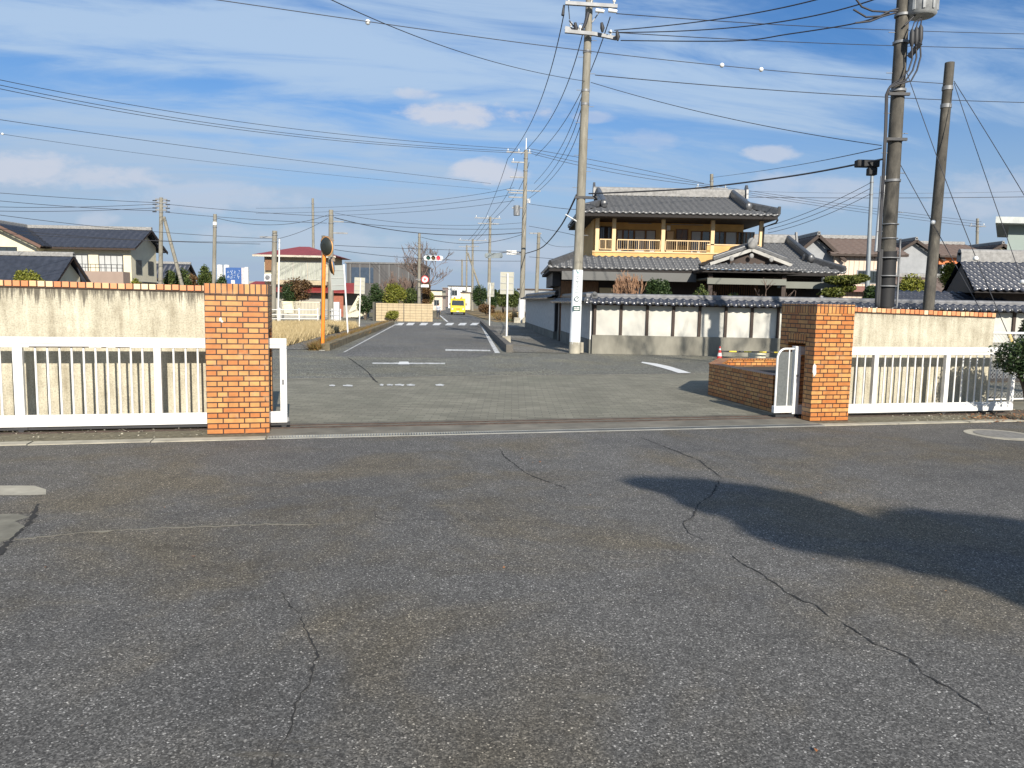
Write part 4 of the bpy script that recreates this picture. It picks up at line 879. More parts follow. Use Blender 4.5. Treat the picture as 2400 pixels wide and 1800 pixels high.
# dark tiled house at the right edge
t = thing('dark_tiled_house', 'low house with glossy dark blue tiled roof at the right edge', 'house', (0, 0, 0))
q = P(2262, 675, 27); ex = 22.5; mb = MB(); ze = q.z+.0; s = Vector((0, 2.6, 1.1)); tile_plane(mb, (0, 26.5, ze-.05), (1, 0, 0), s, s.length, pw((0, q.x), (1, q.x+.9)), lambda v: ex, .27, .27, .05, .03)
s = Vector((0, -2.6, 1.1)); tile_plane(mb, (0, 31.7, ze-.05), (1, 0, 0), s, s.length, pw((0, q.x+1.8), (1, q.x+.9)), lambda v: ex, .4, .4, .05, .03, 4); mb.build('roof', M_TILE2, t)
mb = MB(); ridge(mb, (q.x+.9, 29.1, ze+1.02), (ex, 29.1, ze+1.02), .3, .42); mb.build('roof_ridge', M_RIDGE, t)
MB().prism([(q.x+.12, 26.7, ze-.15), (q.x+1.8, 31.5, ze-.15), (q.x+1.0, 29.1, ze+.9)], (.06, 0, 0)).build('gable_wall', M_DWOOD, t)
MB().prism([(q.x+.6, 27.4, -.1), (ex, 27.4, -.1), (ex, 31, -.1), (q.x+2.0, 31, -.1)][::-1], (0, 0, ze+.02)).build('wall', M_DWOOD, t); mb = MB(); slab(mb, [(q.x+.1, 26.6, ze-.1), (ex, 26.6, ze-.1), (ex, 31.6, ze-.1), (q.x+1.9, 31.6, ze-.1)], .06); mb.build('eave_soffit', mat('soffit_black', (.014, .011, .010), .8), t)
mb = MB(); s = Vector((0, 1.6, .5)); tile_plane(mb, (0, 26.6, 1.75), (1, 0, 0), s, s.length, lambda v: q.x-2.6, lambda v: q.x+1.6, .27); mb.build('lower_roof', M_TILE2, t); MB().box(q.x-2.3, q.x+.29, 27.3, 30, -.1, 1.9).build('side_room', M_GREYW, t)
# flat roofed building at the very right
t = thing('flat_roofed_building', 'pale green flat roofed building cut by the right edge of the view', 'building', (0, 0, 0)); a = P(2330, 520, 34); 
MB().prism([(a.x+1.1, 34.7, -.1), (a.x+8, 34.7, -.1), (a.x+11, 40, -.1), (a.x+4.9, 40, -.1)][::-1], (0, 0, a.z+.05)).build('wall', mat('pale_green_wall', (.24, .29, .27), .8, 0, .06, 1), t); MB().prism([(a.x, 33.9, a.z-.05), (a.x+8.6, 33.9, a.z-.05), (a.x+12, 40.5, a.z-.05), (a.x+4.2, 40.5, a.z-.05)][::-1], (0, 0, .27)).build('roof_slab', mat('pale_slab', (.42, .44, .42), .8), t)

# block wall by the shrubs
t = thing('block_wall', 'low tan concrete block wall beside the road at the crossing', 'wall', (0, 0, 0))
a = G(881, 752); b = G(1000, 748); b = Vector((a.x+4.15, a.y+.6, 0)); mB = mat('tan_block', (.44, .35, .22), .9, 0, .15, 4)
oriented_wall(a, a.lerp(b, .48), 1.32, .15, 'block_panel', mB, t); oriented_wall(a.lerp(b, .49), b, 1.32, .15, 'block_panel', mB, t)
mb = MB()
for k in range(1, 7): mb.obox(a+Vector((0, -.003, .2*k)), b+Vector((0, -.003, .2*k)), .012, .012)
for k in range(0, 11): p_ = a.lerp(b, k/10); mb.obox(p_+Vector((0, -.002, 0)), p_+Vector((0, -.002, 1.3)), .012, .012, (0, 1, 0))
mb.build('block_joints', M_DARK, t)
oriented_wall((a.x-.1, a.y+.05, 0), (a.x-.4, a.y+6, 0), 1.4, .15, 'end_panel', mat('dark_block', (.09, .085, .07), .9), t)
# guard rails and aluminium fence at the left
def guard_rail(label, a, b, n):
    a = Vector(a); b = Vector(b); L = (b-a).length; t = thing('guard_rail', label, 'guard rail', a, math.atan2(b.y-a.y, b.x-a.x), 'white pipe guard rails')
    for z in (.25, .52, .82): MB().tube([(0, 0, z), (L, 0, z)], .03, 8).build('pipe', M_WHITE, t)
    for i in range(n+1): MB().tube([(L*i/n, 0, -.1), (L*i/n, 0, .95)], .045, 8).build('post', M_WHITE, t)
    return t
guard_rail('white pipe guard rail left of the orange mirror pole', G(560, 757), G(745, 756), 4)
guard_rail('short white pipe guard rail right of the orange mirror pole', G(760, 756), G(798, 760), 2)
t = thing('aluminium_fence', 'low white slatted fence in front of the red roofed house', 'fence', (0, 0, 0)); a = P(655, 720, 57); b = P(752, 720, 57); mb = MB()
for k in range(30): x = lerp(a.x, b.x, k/29); mb.box(x-.02, x+.02, 57, 57.03, .35, 1.25)
mb.box(a.x, b.x, 56.98, 57.05, 1.25, 1.32); mb.box(a.x, b.x, 56.98, 57.05, .3, .35); mb.build('slats', M_CREAM, t); MB().box(a.x, b.x, 56.95, 57.1, -.1, .3).build('footing', M_CONC, t)
MB().box(a.x+.3, a.x+1.0, 56.93, 56.97, .45, 1.28).build('panel', M_CREAM, t)
mb = MB().box(0, .42, 0, .35, 0, 1.35); mb.build('cabinet', M_WHITE, None, .02, label='white utility cabinet behind the right guard rail', category='cabinet').location = P(780, 740, 53) - Vector((0, 0, P(780, 740, 53).z))

# blue sign board
t = thing('billboard', 'blue and white roadside billboard above the left brick pillar', 'billboard', (0, 0, 0)); a = P(529, 668, 40); b = P(580, 626, 40); W = b.x-a.x; H_ = b.z-a.z; t.location = (a.x, 40, a.z)
MB().box(0, W*.72, 0, .08, 0, H_*.96).build('blue_panel', mat('sign_blue', (.035, .095, .27), .5, 0, .1, 3), t)
MB().box(W*.72, W*.88, 0, .08, 0, H_*.96).build('side_panel', mat('sign_pale', (.52, .45, .45), .5, 0, .3, 12), t); MB().box(W*.885, W+.03, -.02, .1, -.3, H_).build('white_edge', M_WHITE, t)
rr_ = random.Random(11); mW = mat('sign_letter_white', (.75, .80, .82), .5)
for row, zc in enumerate((.70, .46)):
    for k in range(4):
        x = W*(.07+.155*k); h_ = .22 if row == 0 else .18; mb = MB()
        for q in range(3): mb.obox((x+rr_.uniform(0, .1), -.006, H_*zc+rr_.uniform(-.12, .12)), (x+rr_.uniform(.02, .14), -.006, H_*zc+rr_.uniform(-.12, .12)), .01, .035, (0, 1, 0))
        mb.build('letter', mW, t)
MB().box(W*.25, W*.42, -.012, 0, H_*.08, H_*.28).build('pale_emblem', mat('sign_pale2', (.62, .55, .55), .5), t)
for x in (.1, W-.2): MB().tube([(x, .1, -a.z-.1), (x, .1, 0)], .05, 8).build('post', M_STEEL, t)
t = thing('white_tank', 'white cylindrical tanks on a stand beside the billboard', 'tank', (0, 0, 0)); q = P(518, 660, 42)
for dx in (-.05, .32): MB().tube([(q.x+dx, 42, q.z), (q.x+dx, 42, q.z+.9)], .15, 12).build('cylinder', M_WHITE, t)
MB().box(q.x-.25, q.x+.5, 41.8, 42.2, -.1, q.z).build('stand', M_DARK, t)

# ------------------------------------------------------------------ utility poles
def pole(name, label, base, top, r0, r1, m=M_POLE, group='utility poles', bands=True, steps=0):
    base = Vector(base); top = Vector(top)
    t = thing(name, label, 'utility pole', base, 0, group); d = top-base
    MB().tube([d*-.01, d*.5, d], [r0, (r0+r1)/2, r1], 14).build('shaft', m, t)
    if bands:
        for f in bands if isinstance(bands, (list, tuple)) else (.93, .80): MB().tube([d*f, d*(f+.006)], [r1*1.25+.01*(1-f), r1*1.25+.01*(1-f)], 14).build('band', M_STEEL, t)
    if steps:
        mb = MB()
        for i in range(steps):
            p = d*(.28+.68*i/steps); sg = 1 if i % 2 else -1; mb.tube([p, p+Vector((sg*.28, 0, 0))], .009, 6)
        mb.build('climbing_steps', M_STEEL, t)
    return t, d
def crossarm(t, p, dirv, L, ins=3, w_=.09, off=0, m=M_STEEL, insh=.16):
    """arm centred at local p along dirv, with insulators on top"""
    p = Vector(p); dv = Vector(dirv).normalized(); a = p-dv*(L/2-off); b = p+dv*(L/2+off)
    arm = MB().obox(a, b, w_, w_).build('crossarm', m, t)
    for i in range(ins):
        q = a.lerp(b, (i+.15)/(ins-.7)) if ins > 1 else a.lerp(b, .5)
        MB().tube([q+Vector((0, 0, w_/2)), q+Vector((0, 0, w_/2+insh*.4)), q+Vector((0, 0, w_/2+insh*.5)), q+Vector((0, 0, w_/2+insh))], [.02, .025, .055, .035], 10).build('insulator', M_INS, arm)
    return arm
YA = 24.5
bA = G(1346, 828); tA = P(1384, -60, YA+.1)
tp, d = pole('utility_pole', 'tall concrete utility pole at the house wall corner with a white advert sleeve', bA, tA, .165, .105, M_POLE, steps=16, bands=(.80, .70, .665, .45, .37))
def onA(py): k = (828-py)/(828+60.); return d*k
MB().tube([onA(806), onA(625)], [.178, .166], 20).build('white_sleeve', mat('sleeve_white', (.74, .77, .78), .4, 0, .06, 3), tp)
MB().tube([onA(829), onA(800)], [.185, .18], 16).build('base_cap', M_CONCL, tp)
def plate(parent, z, w_, h, m, name, yo): 
    return MB().box(-w_/2+onA(0).x*0, w_/2, yo-.004, yo, z-h/2, z+h/2).build(name, m, parent)
zq = lambda py: onA(py)
mG = mat('print_dark_green', (.02, .07, .06), .5); mP = mat('print_grey', (.16, .19, .20), .5); mT = mat('print_teal', (.06, .22, .22), .5)
def prnt(body, py, size, m, nm='letter'):
    p = onA(py); return text_mesh(body, size, nm, m, tp, (p.x, p.y-.186, p.z), (PI/2, 0, 0))
prnt('V', 631, .20, mT, 'emblem'); prnt('マ', 645, .15, mP); prnt('ヤ', 655, .15, mP); prnt('マ', 665, .15, mP); prnt('二', 676, .15, mP)
p = onA(695); mb = MB(); ring = [(math.cos(a)*.075, 0, math.sin(a)*.075) for a in np.linspace(.6, 2*PI-.1, 16)]; mb.tube(ring, .011, 6); mb.obox((-.0, 0, -.03), (-.0, 0, .045), .012, .02, (0, 1, 0)); mb.obox((0, 0, -.0), (.05, 0, .02), .012, .02, (0, 1, 0)); o = mb.build('arrow_emblem', mG, tp); o.location = (p.x, p.y-.185, p.z)
p = onA(717.5); o = MB().box(-.115, .115, -.01, 0, -.075, .075).build('green_plate', mG, tp); o.location = (p.x, p.y-.182, p.z)
mb = MB(); mb.box(-.08, -.03, -.018, -.011, .0, .03); mb.box(-.01, .08, -.018, -.011, 0, .03); mb.box(-.085, .085, -.018, -.011, -.045, -.02); o = mb.build('plate_text', M_WHITE, tp); o.location = p+Vector((0, -.182, 0))
# arms at its head
for px0, py0, px1, py1, yo, nm in ((1325, 7, 1447, 15, -.2, 3), (1324, 66, 1445, 90, .15, 2), (1324, 73, 1395, 80, -.18, 1)):
    a = P(px0, py0, YA+yo)-bA; b = P(px1, py1, YA+yo)-bA; crossarm(tp, (a+b)/2, b-a, (b-a).length, nm, .10)
for q in ((1438, 24, .12), (1408, 24, .10)): o = MB().tube([P(q[0]-12, q[1], YA-.2)-bA, P(q[0]+8, q[1]+3, YA-.2)-bA], [.06, .05], 10).build('insulator', M_INS, tp)
mb = MB(); mb.obox(P(1416, 12, YA)-bA, P(1388, 52, YA)-bA, .03, .03); mb.build('arm_brace', M_STEEL, tp)
for (x, y) in ((1350, 66), (1412, 66), (1448, 86)):
    q = P(x, y, YA-.1)-bA; MB().tube([q-Vector((.0, 0, .12)), q, q+Vector((-.03, 0, .16))], [.03, .07, .04], 8).build('insulator', M_DARK, tp)
mb = MB(); q = P(1352, 30, YA-.15)-bA; 
mb.tube([P(1378, 30, YA-.2)-bA, P(1372, 55, YA-.2)-bA, P(1364, 70, YA-.2)-bA], [.06, .05, .03], 8); mb.tube([P(1334, 48, YA)-bA, P(1345, 62, YA)-bA, P(1352, 70, YA)-bA], .022, 6); mb.tube([P(1332, 10, YA)-bA, P(1335, 45, YA)-bA], .015, 6); mb.build('jumper_wires', M_WIRE, tp)
MB().tube([P(1322, 12, YA-.1)-bA, P(1319, 36, YA-.15)-bA], [.03, .05], 8).build('insulator', M_DARK, tp)
a = onA(453); MB().obox(a+Vector((-.2, -.1, 0)), a+Vector((.5, -.1, .0)), .08, .08).build('cable_bracket', M_DARK, tp)
MB().tube([P(1326, 503, YA+.4)-bA, P(1352, 519, YA)-bA], .022, 8).build('conduit_arm', M_WHITE, tp)
# two concrete stubs at its foot
for x, lab in ((1361, 'short whitewashed concrete stub right of the pole foot, nearer the pole'), (1384, 'short mossy concrete stub at the corner of the plaster wall')):
    q = G(x+2, 827); MB().tube([(0, 0, -.1), (0, 0, .34)], [.07, .06], 10).build('concrete_stub', M_CONCL, None, label=lab, category='post', group='concrete stubs at the wall corner').location = q

# big pole on the right
YB = 17.6
bB = P(2076, 800, YB); bB.z = 0; tB = P(2121, -60, YB)
bB.x = lerp(P(2074, 716, YB).x, tB.x, -0.26)
tpB, dB = pole('utility_pole', 'thick weathered concrete utility pole carrying a transformer, right of the gate', bB, tB, .168, .135, M_DPOLE, bands=(.90, .835, .72, .60, .50), steps=14)
def onB(py, dx=0, dy=0): z = P(2090, py, YB).z; k = z/dB.z; return dB*k+Vector((dx, dy, 0))
MB().tube([onB(720), onB(590)], [.188, .182], 16).build('black_cover', mat('black_plastic', (.012, .012, .013), .7), tpB)
for dx in (-.24, -.20): MB().tube([onB(720, dx, -.1), onB(586, dx, -.1)], .045, 8).build('cable_duct', M_DARK, tpB)
MB().tube([onB(722, .22, -.10), onB(560, .21, -.10)], .022, 8).build('conduit', M_STEEL, tpB)
MB().tube([onB(590, -.23, .05), onB(412, -.19, .05)], .06, 10).build('light_conduit', mat('pale_pvc', (.55, .57, .58), .5), tpB)
for py in (527, 560, 606, 648, 672): MB().tube([onB(py), onB(py)+Vector((0, 0, .02))], [.25 if py > 600 else .19]*2, 16).build('strap', M_STEEL, tpB)
q = P(2162, -8, YB-.1)-bB
mb = MB(); mb.tube([q+Vector((0, 0, -.42)), q+Vector((0, 0, -.38)), q+Vector((0, 0, .5))], [.26, .31, .31], 20); tr = mb.build('transformer', mat('transformer_grey', (.30, .31, .31), .55, .1, .3, 6), tpB)
for k in range(10): a = k*PI/5; MB().obox(q+Vector((math.cos(a)*.32, math.sin(a)*.32, -.34)), q+Vector((math.cos(a)*.32, math.sin(a)*.32, .45)), .05, .03, (math.cos(a), math.sin(a), 0)).build('cooling_fin', MATS['transformer_grey'], tr)
MB().obox(onB(20, .1), q+Vector((-.2, 0, 0)), .08, .12).build('transformer_bracket', M_STEEL, tpB)
MB().obox(onB(140, .1, -.2), P(2157, 100, YB-.4)-bB, .07, .09).build('fuse_arm', M_DARK, tpB)
for i, x in enumerate((2137, 2147, 2157)):
    MB().tube([P(x, 108-3*i, YB-.35)-bB, P(x, 98-4*i, YB-.35)-bB, P(x+1, 76-5*i, YB-.35)-bB, P(x+1, 68-5*i, YB-.35)-bB], [.03, .055, .05, .02], 10).build('cutout_fuse', M_DARK, tpB)
    pts = [P(x+1, 68-5*i, YB-.35), P(x+6-2*i, 52, YB-.3), P(2160, 42, YB-.2)]; MB().tube([p-bB for p in pts], .014, 6).build('lead_wire', M_WIRE, tpB)
    pts = [P(x, 108, YB-.35), P(x+1, 138-3*i, YB-.35), P(x-8, 165, YB-.35), P(x-26+2*i, 186+2*i, YB-.3), P(2096+3*i, 194+2*i, YB-.25), P(2086-2*i, 202+3*i, YB-.25), P(2080-2*i, 222, YB-.22), P(2078-2*i, 300, YB-.22), P(2072-2*i, 420, YB-.24), P(2062-2*i, 590, YB-.25)]
    MB().tube([p-bB for p in pts], .018, 6).build('down_cable', M_WIRE, tpB)
for py in (225, 330): MB().obox(onB(py, -.28, -.17), onB(py, .18, -.17), .06, .06).build('cable_clamp', M_DARK, tpB)
mb = MB()
for pts in ([(2000, -10), (2020, 16), (2045, 26), (2080, 28), (2105, 20)], [(2000, 22), (2030, 40), (2062, 38), (2085, 26), (2104, 26)], [(2004, 54), (2040, 50), (2070, 38), (2100, 30)], [(2200, -10), (2185, 15), (2150, 30), (2120, 60)]):
    mb.tube([P(x, y, YB-.2)-bB for x, y in pts], .02, 6)
mb.build('jumper_wires', M_WIRE, tpB)
# cut pole
YC = 18.6
tC = P(2226, 147, YC); c0 = P(2176, 720, YC); dirc = (tC-c0)/(tC.z-c0.z); bC = c0-dirc*c0.z
tpC, dC = pole('utility_pole', 'leaning bare concrete pole with no arms, cut off short and guyed to the right', bC, tC, .135, .105, M_DPOLE, bands=False)
for f in (.915, .86): MB().tube([dC*f, dC*(f+.012)], [.122, .122], 14).build('band', M_STEEL, tpC)
# grey steel street light pole behind
def simple_pole(label, px_t, py_t, px_b, py_b, Y, w0, w1, arms=(), m=M_POLE, group='utility poles', name='utility_pole'):
    tt = P(px_t, py_t, Y); bb = P(px_b, py_b, Y); dd = (tt-bb)/(tt.z-bb.z); b0 = bb-dd*bb.z
    t, dd = pole(name, label, b0, tt, w0, w1, m, group, bands=(.95, .88))
    for (f, L, n, off) in arms:
        crossarm(t, dd*f, (1, .12, 0), L, n, .09 if Y < 80 else .12, off, M_STEEL, .22)
    return t, dd, b0
simple_pole('slim pale grey steel pole left of the transformer pole', 2044, 408, 2032, 690, 33, .12, .065, (), mat('pale_steel_pole', (.24, .27, .29), .5, .2, .1))
tE, dE, bE = simple_pole('tall concrete utility pole right of the road, with many arms and a small transformer', 1233, 352, 1222, 755, 60, .22, .14, ((.985, 1.9, 3, -.55), (.93, 1.2, 2, -.5), (.845, 1.25, 0, -.55), (.77, 2.6, 0, -.1), (.755, 1.3, 0, -.6), (.73, 1.3, 0, -.6)))
MB().tube([dE, dE+Vector((0, 0, .9))], [.05, .03], 8).build('finial_rod', M_WHITE, tE)
MB().tube([P(1211, 505, 60)-bE, P(1211, 482, 60)-bE], [.25, .25], 14).build('transformer', M_STEEL, tE); MB().obox(P(1225, 487, 60)-bE, P(1200, 487, 60)-bE, .1, .1).build('transformer_bracket', M_STEEL, tE)
MB().tube([P(1239, 476, 59.8)-bE, P(1239, 466, 59.8)-bE], [.13, .13], 10).build('white_box', M_WHITE, tE)
MB().tube([(0, -.05, 0), (0, -.02, 1.9)], [.245, .235], 14).build('pale_sleeve', M_WHITE, tE)
tF, dF, bF = simple_pole('concrete utility pole further down the right side of the road', 1149, 508, 1145, 735, 95, .22, .15, ((.985, 3.2, 3, -.3), (.93, 2.6, 0, -.2)))
tG, dG, bG = simple_pole('utility pole with diagonal brace far down the road', 1108, 560, 1107, 727, 125, .22, .16, ((.98, 4.6, 3, 0), (.9, 2.0, 0, 0)))
MB().tube([P(1096, 592, 125)-bG, P(1138, 712, 125)-bG], [.14, .16], 8).build('diagonal_brace', M_POLE, tG)
simple_pole('thin far utility pole left of the braced one, taller of two', 1094, 574, 1093, 722, 150, .2, .15, ((.97, 3, 0, 0),))
simple_pole('thin far utility pole above the white building, lower of two', 1083, 608, 1083, 718, 175, .24, .18, ((.97, 3, 0, 0),))
tH, dH, bH = simple_pole('slim concrete pole with a flat arm behind the side wall', 1263, 545, 1257, 700, 58, .16, .12, ((.99, .9, 0, -.25),))
simple_pole('slender utility pole with antenna rod behind the traditional house ridge', 1668, 408, 1667, 700, 62, .17, .13, ((.91, 2.6, 3, 0), (.88, 3.6, 0, 0)))
simple_pole('utility pole behind the brown roofed houses on the right', 2291, 512, 2288, 700, 75, .16, .12, ((.93, 1.7, 2, 0), (.75, 1.6, 0, 0), (.65, 1.4, 0, 0)))
tI, dI, bI = simple_pole('mossy concrete pole carrying the red traffic light behind the block wall', 983, 546, 982, 712, 63, .15, .10)
tJ, dJ, bJ = simple_pole('concrete utility pole behind the round mirror, banded head', 776, 492, 775, 755, 50, .19, .14, ((.90, .9, 0, .35), (.80, 1.1, 0, .5)))
simple_pole('tall thin pole with white cap behind the red roofed house', 733, 465, 735, 640, 82, .16, .12)
tL, dL, bL = simple_pole('concrete pole of the pair beside the left gate pillar', 644, 541, 640, 740, 49, .17, .15, ((.93, .8, 0, -.5),))
simple_pole('thin white tube pole of the pair beside the left gate pillar', 655, 560, 652, 740, 48.5, .055, .045, (), M_WHITE)
simple_pole('short concrete pole behind the mirror head', 758, 552, 757, 755, 52, .13, .12)
tM, dM, bM = simple_pole('single slim concrete pole above the left wall, left of the billboard', 504, 502, 501, 690, 46, .125, .10)
MB().tube([dM*.9, dM*.93], [.125, .125], 12).build('white_band', M_WHITE, tM)
tN, dN, bN = simple_pole('utility pole with stacked insulators and a brace above the left wall', 378, 463, 376, 690, 50, .155, .11, ((.985, .7, 0, 0), (.96, .7, 0, 0), (.93, .75, 0, 0), (.90, .7, 0, 0)))
for f in (.975, .945, .915, .885):
    for sg in (-1, 1): MB().tube([dN*f+Vector((sg*.3, 0, 0)), dN*f+Vector((sg*.55, 0, 0))], .035, 8).build('insulator', M_DARK, tN)
MB().tube([P(384, 508, 50)-bN, P(430, 680, 50)-bN], [.10, .12], 10).build('diagonal_brace', M_POLE, tN)
# traffic lights
def traffic_light(label, c, arm_from, rz=0, back=False):
    t = thing('traffic_light', label, 'traffic light', c, rz, 'traffic lights'); L = .62
    pts = [(x, -.06, z) for x, z in [(-L+.17*(1-math.cos(a))-.0, .19*math.sin(a)) for a in np.linspace(-PI/2, PI/2, 9)][::-1]]
    outl = [( -L+.02-.17*math.cos(a), -.07, .19*math.sin(a)) for a in np.linspace(PI/2, -PI/2, 9)] + [(L-.02+.17*math.cos(a), -.07, .19*math.sin(a)) for a in np.linspace(-PI/2, PI/2, 9)]
    MB().prism(outl, (0, .14, 0)).build('housing', mat('signal_housing', (.66, .68, .67), .45, 0, .05) if not back else mat('signal_back_grey', (.26, .29, .29), .5), t)
    if not back:
        for i, m in enumerate((mat('signal_green_off', (.01, .07, .05), .3), mat('signal_amber_off', (.09, .05, .02), .3), None)):
            if m is None:
                m = bpy.data.materials.new('signal_red_lit'); m.use_nodes = True; bb = m.node_tree.nodes['Principled BSDF']; bb.inputs['Base Color'].default_value = (.7, .01, .02, 1); bb.inputs['Emission Color'].default_value = (1, .02, .04, 1); bb.inputs['Emission Strength'].default_value = 1.3
            x = (-.40, 0, .40)[i]; lens = MB().tube([(x, -.10, 0), (x, -.071, 0)], [.12, .16], 18).build('lens', m, t)
            mb = MB(); mb.add([(x+.175*math.cos(a), yy, .175*math.sin(a)) for yy in (-.26, -.071) for a in np.linspace(0.1, PI-.1, 10)], [(k, k+1, k+11, k+10) for k in range(9)]); mb.build('visor', M_DARK, lens)
    a = Vector(arm_from)-Vector(c); a.rotate(Matrix.Rotation(-rz, 3, 'Z')); MB().tube([a, (a.x*.5, a.y*.5+.1, .3), (0, .1, .12)], .035, 8).build('arm', M_STEEL, t)
    return t
c = P(1016, 605, 62); traffic_light('horizontal traffic light showing red, facing the camera', c, bI+dI*.62)
c = P(1157, 599, 59.5); traffic_light('grey horizontal traffic light seen from behind, on the road side pole', c, P(1224, 598, 60), PI-.5, True)
c = P(1199, 592, 60.5); t = thing('traffic_camera', 'small white boxed device on the same arm as the rear facing traffic light', 'box', c); MB().box(-.38, .38, -.2, .2, -.16, .16).build('box', M_WHITE, t); MB().tube([(.38, 0, 0), (.85, 0, 0)], .05, 8).build('arm', M_STEEL, t)
# road sign on that pole
t = thing('road_sign', 'round white and red road sign above a small plate on the mossy pole', 'road sign', P(996, 655, 62.5)); mR = mat('sign_red', (.60, .03, .04), .4)
MB().tube([(0, .02, 0), (0, .0, 0)], [.30, .30], 28).build('back_disc', mR, t); MB().tube([(0, -.001, 0), (0, -.012, 0)], [.235, .235], 28).build('white_disc', M_WHITE, t)
mb = MB(); mb.prism([(-.10, -.014, -.02), (.10, -.014, -.02), (0, -.014, .15)], (0, -.004, 0)); mb.box(-.035, .035, -.018, -.014, -.15, -.021); mb.build('arrow', mR, t)
MB().box(-.31, .31, 0, .02, -.62, -.40).build('sub_plate', M_WHITE, t); MB().box(-.75, 0, .03, .06, -.03, .03).build('bracket', M_STEEL, t)

# ------------------------------------------------------------------ mirror and sign posts
bm = G(756, 821); t = thing('traffic_mirror', 'orange pole with two round convex traffic mirrors at the junction', 'traffic mirror', bm)
topm = P(760, 585, bm.y)-bm; MB().tube([(0, 0, -.05), topm*1.0], [.055, .052], 14).build('pole', mat('safety_orange', (.78, .22, .02), .4, 0, .08), t)
MB().tube([(0, 0, 0), (0, 0, .02)], [.14, .14], 14).build('foot_collar', M_CONC, t)
def mirror(parent, c, R_, ry, tilt):
    mb = MB(); n = 28; vs = [(0, -.07, 0)]; fs = []
    for j in range(1, 6):
        r = R_*j/5; vs += [(r*math.cos(2*PI*k/n), -.07+.07*(j/5)**2, r*math.sin(2*PI*k/n)) for k in range(n)]
    fs = [(0, 1+(k+1) % n, 1+k) for k in range(n)] + [(1+j*n+k, 1+j*n+(k+1) % n, 1+(j+1)*n+(k+1) % n, 1+(j+1)*n+k) for j in range(4) for k in range(n)]
    mi = bpy.data.materials.get('mirror_glass')
    if not mi: mi = bpy.data.materials.new('mirror_glass'); mi.use_nodes = True; bb = mi.node_tree.nodes['Principled BSDF']; bb.inputs['Base Color'].default_value = (.55, .57, .58, 1); bb.inputs['Metallic'].default_value = 1; bb.inputs['Roughness'].default_value = .06
    g = mb.add(vs, fs, True).build('mirror', mi, parent); g.location = c; g.rotation_euler = (tilt, 0, ry)
    rim = MB().tube([(R_*math.cos(a), 0, R_*math.sin(a)) for a in np.linspace(0, 2*PI, 33)], .018, 8, False).build('rim', mat('rim_orange', (.68, .34, .12), .45), g)
    mb = MB(); m_ = 20; mb.add([((R_+.02)*math.cos(a), yy, (R_+.02)*math.sin(a)) for yy in (-.10, .02) for a in np.linspace(.5, PI-.5, m_)], [(k, k+1, m_+k+1, m_+k) for k in range(m_-1)], True); h = mb.build('hood', mat('hood_brown', (.22, .17, .12), .6), g)
    bk = MB().tube([(0, .005, 0), (0, .07, 0), (0, .10, 0)], [R_*.98, R_*.8, .1], 24).build('back', mat('mirror_back', (.022, .026, .022), .5), g)
    return g
c1 = P(768, 578, bm.y-.05)-bm; mirror(t, c1+Vector((.0, -.12, 0)), .285, PI-.70, -.10)
c2 = P(779, 624, bm.y+.2)-bm; mirror(t, c2, .26, PI/2+.25, -.15)
MB().obox(topm*.985, c1+Vector((0, -.06, 0)), .04, .04).build('bracket', M_STEEL, t); MB().obox(topm*.88, c2, .04, .04).build('bracket', M_STEEL, t)
def sign_back(name, label, base, topz, w_, h, off, rz, hz, m=M_STEEL):
    base = Vector(base); t = thing(name, label, 'sign', base, rz, 'sign boards seen from behind on white posts')
    MB().tube([(0, 0, -.05), (0, 0, topz)], .035, 10).build('post', M_WHITE, t)
    MB().box(off-w_/2, off+w_/2, .036, .05, hz-h/2, hz+h/2).build('board', m, t)
    mb = MB()
    for k in (-.30, 0, .30): mb.box(off-w_/2+.02, off+w_/2-.02, .018, .035, hz+k*h-.015, hz+k*h+.015)
    mb.box(off-w_/2, off-w_/2+.02, .02, .0355, hz-h/2, hz+h/2); mb.box(off+w_/2-.02, off+w_/2, .02, .0355, hz-h/2, hz+h/2); mb.build('back_frame', mat('sign_frame', (.36, .36, .34), .6), t)
    return t
mSB = mat('sign_back_grey', (.30, .32, .30), .55, 0, .06, 2); mSC = mat('sign_back_cream', (.38, .37, .30), .6, 0, .08, 2)
g = G(816, 792); k_ = g.y/FPX
s1 = sign_back('sign_board', 'large grey sign board from behind, left footway, nearest the mirror', g, (697-618)*k_*1.0+1.6, .60, 1.0, -.27, .0, 1.6+(700-651)*k_, mSB)
s1.rotation_euler = (0, -.055, 0)
g = G(842, 766); k_ = g.y/FPX; s2 = sign_back('sign_board', 'smaller pale sign board from behind, further along the left footway', g, 1.6+(700-652)*k_, .60, .92, -.05, .1, 1.6+(700.5-670)*k_, mSC); s2.rotation_euler = (0, .03, .1)
g = G(1187, 806); k_ = g.y/FPX; s3 = sign_back('sign_board', 'cream sign board from behind on the near end of the right kerb', g, 1.6+(707-642)*k_, .52, .83, -.02, 0, 1.6+(707-664)*k_, mSC)
MB().box(-.16, .16, -.16, .2, 0, .30).build('concrete_foot', M_CONCL, s3, .02)
g = G(1147, 770); k_ = g.y/FPX; s4 = sign_back('sign_board', 'small cream sign board from behind, further along the right kerb', g, 1.6+(706-664)*k_, .40, .83, .05, -.1, 1.6+(706-679)*k_, mSC)

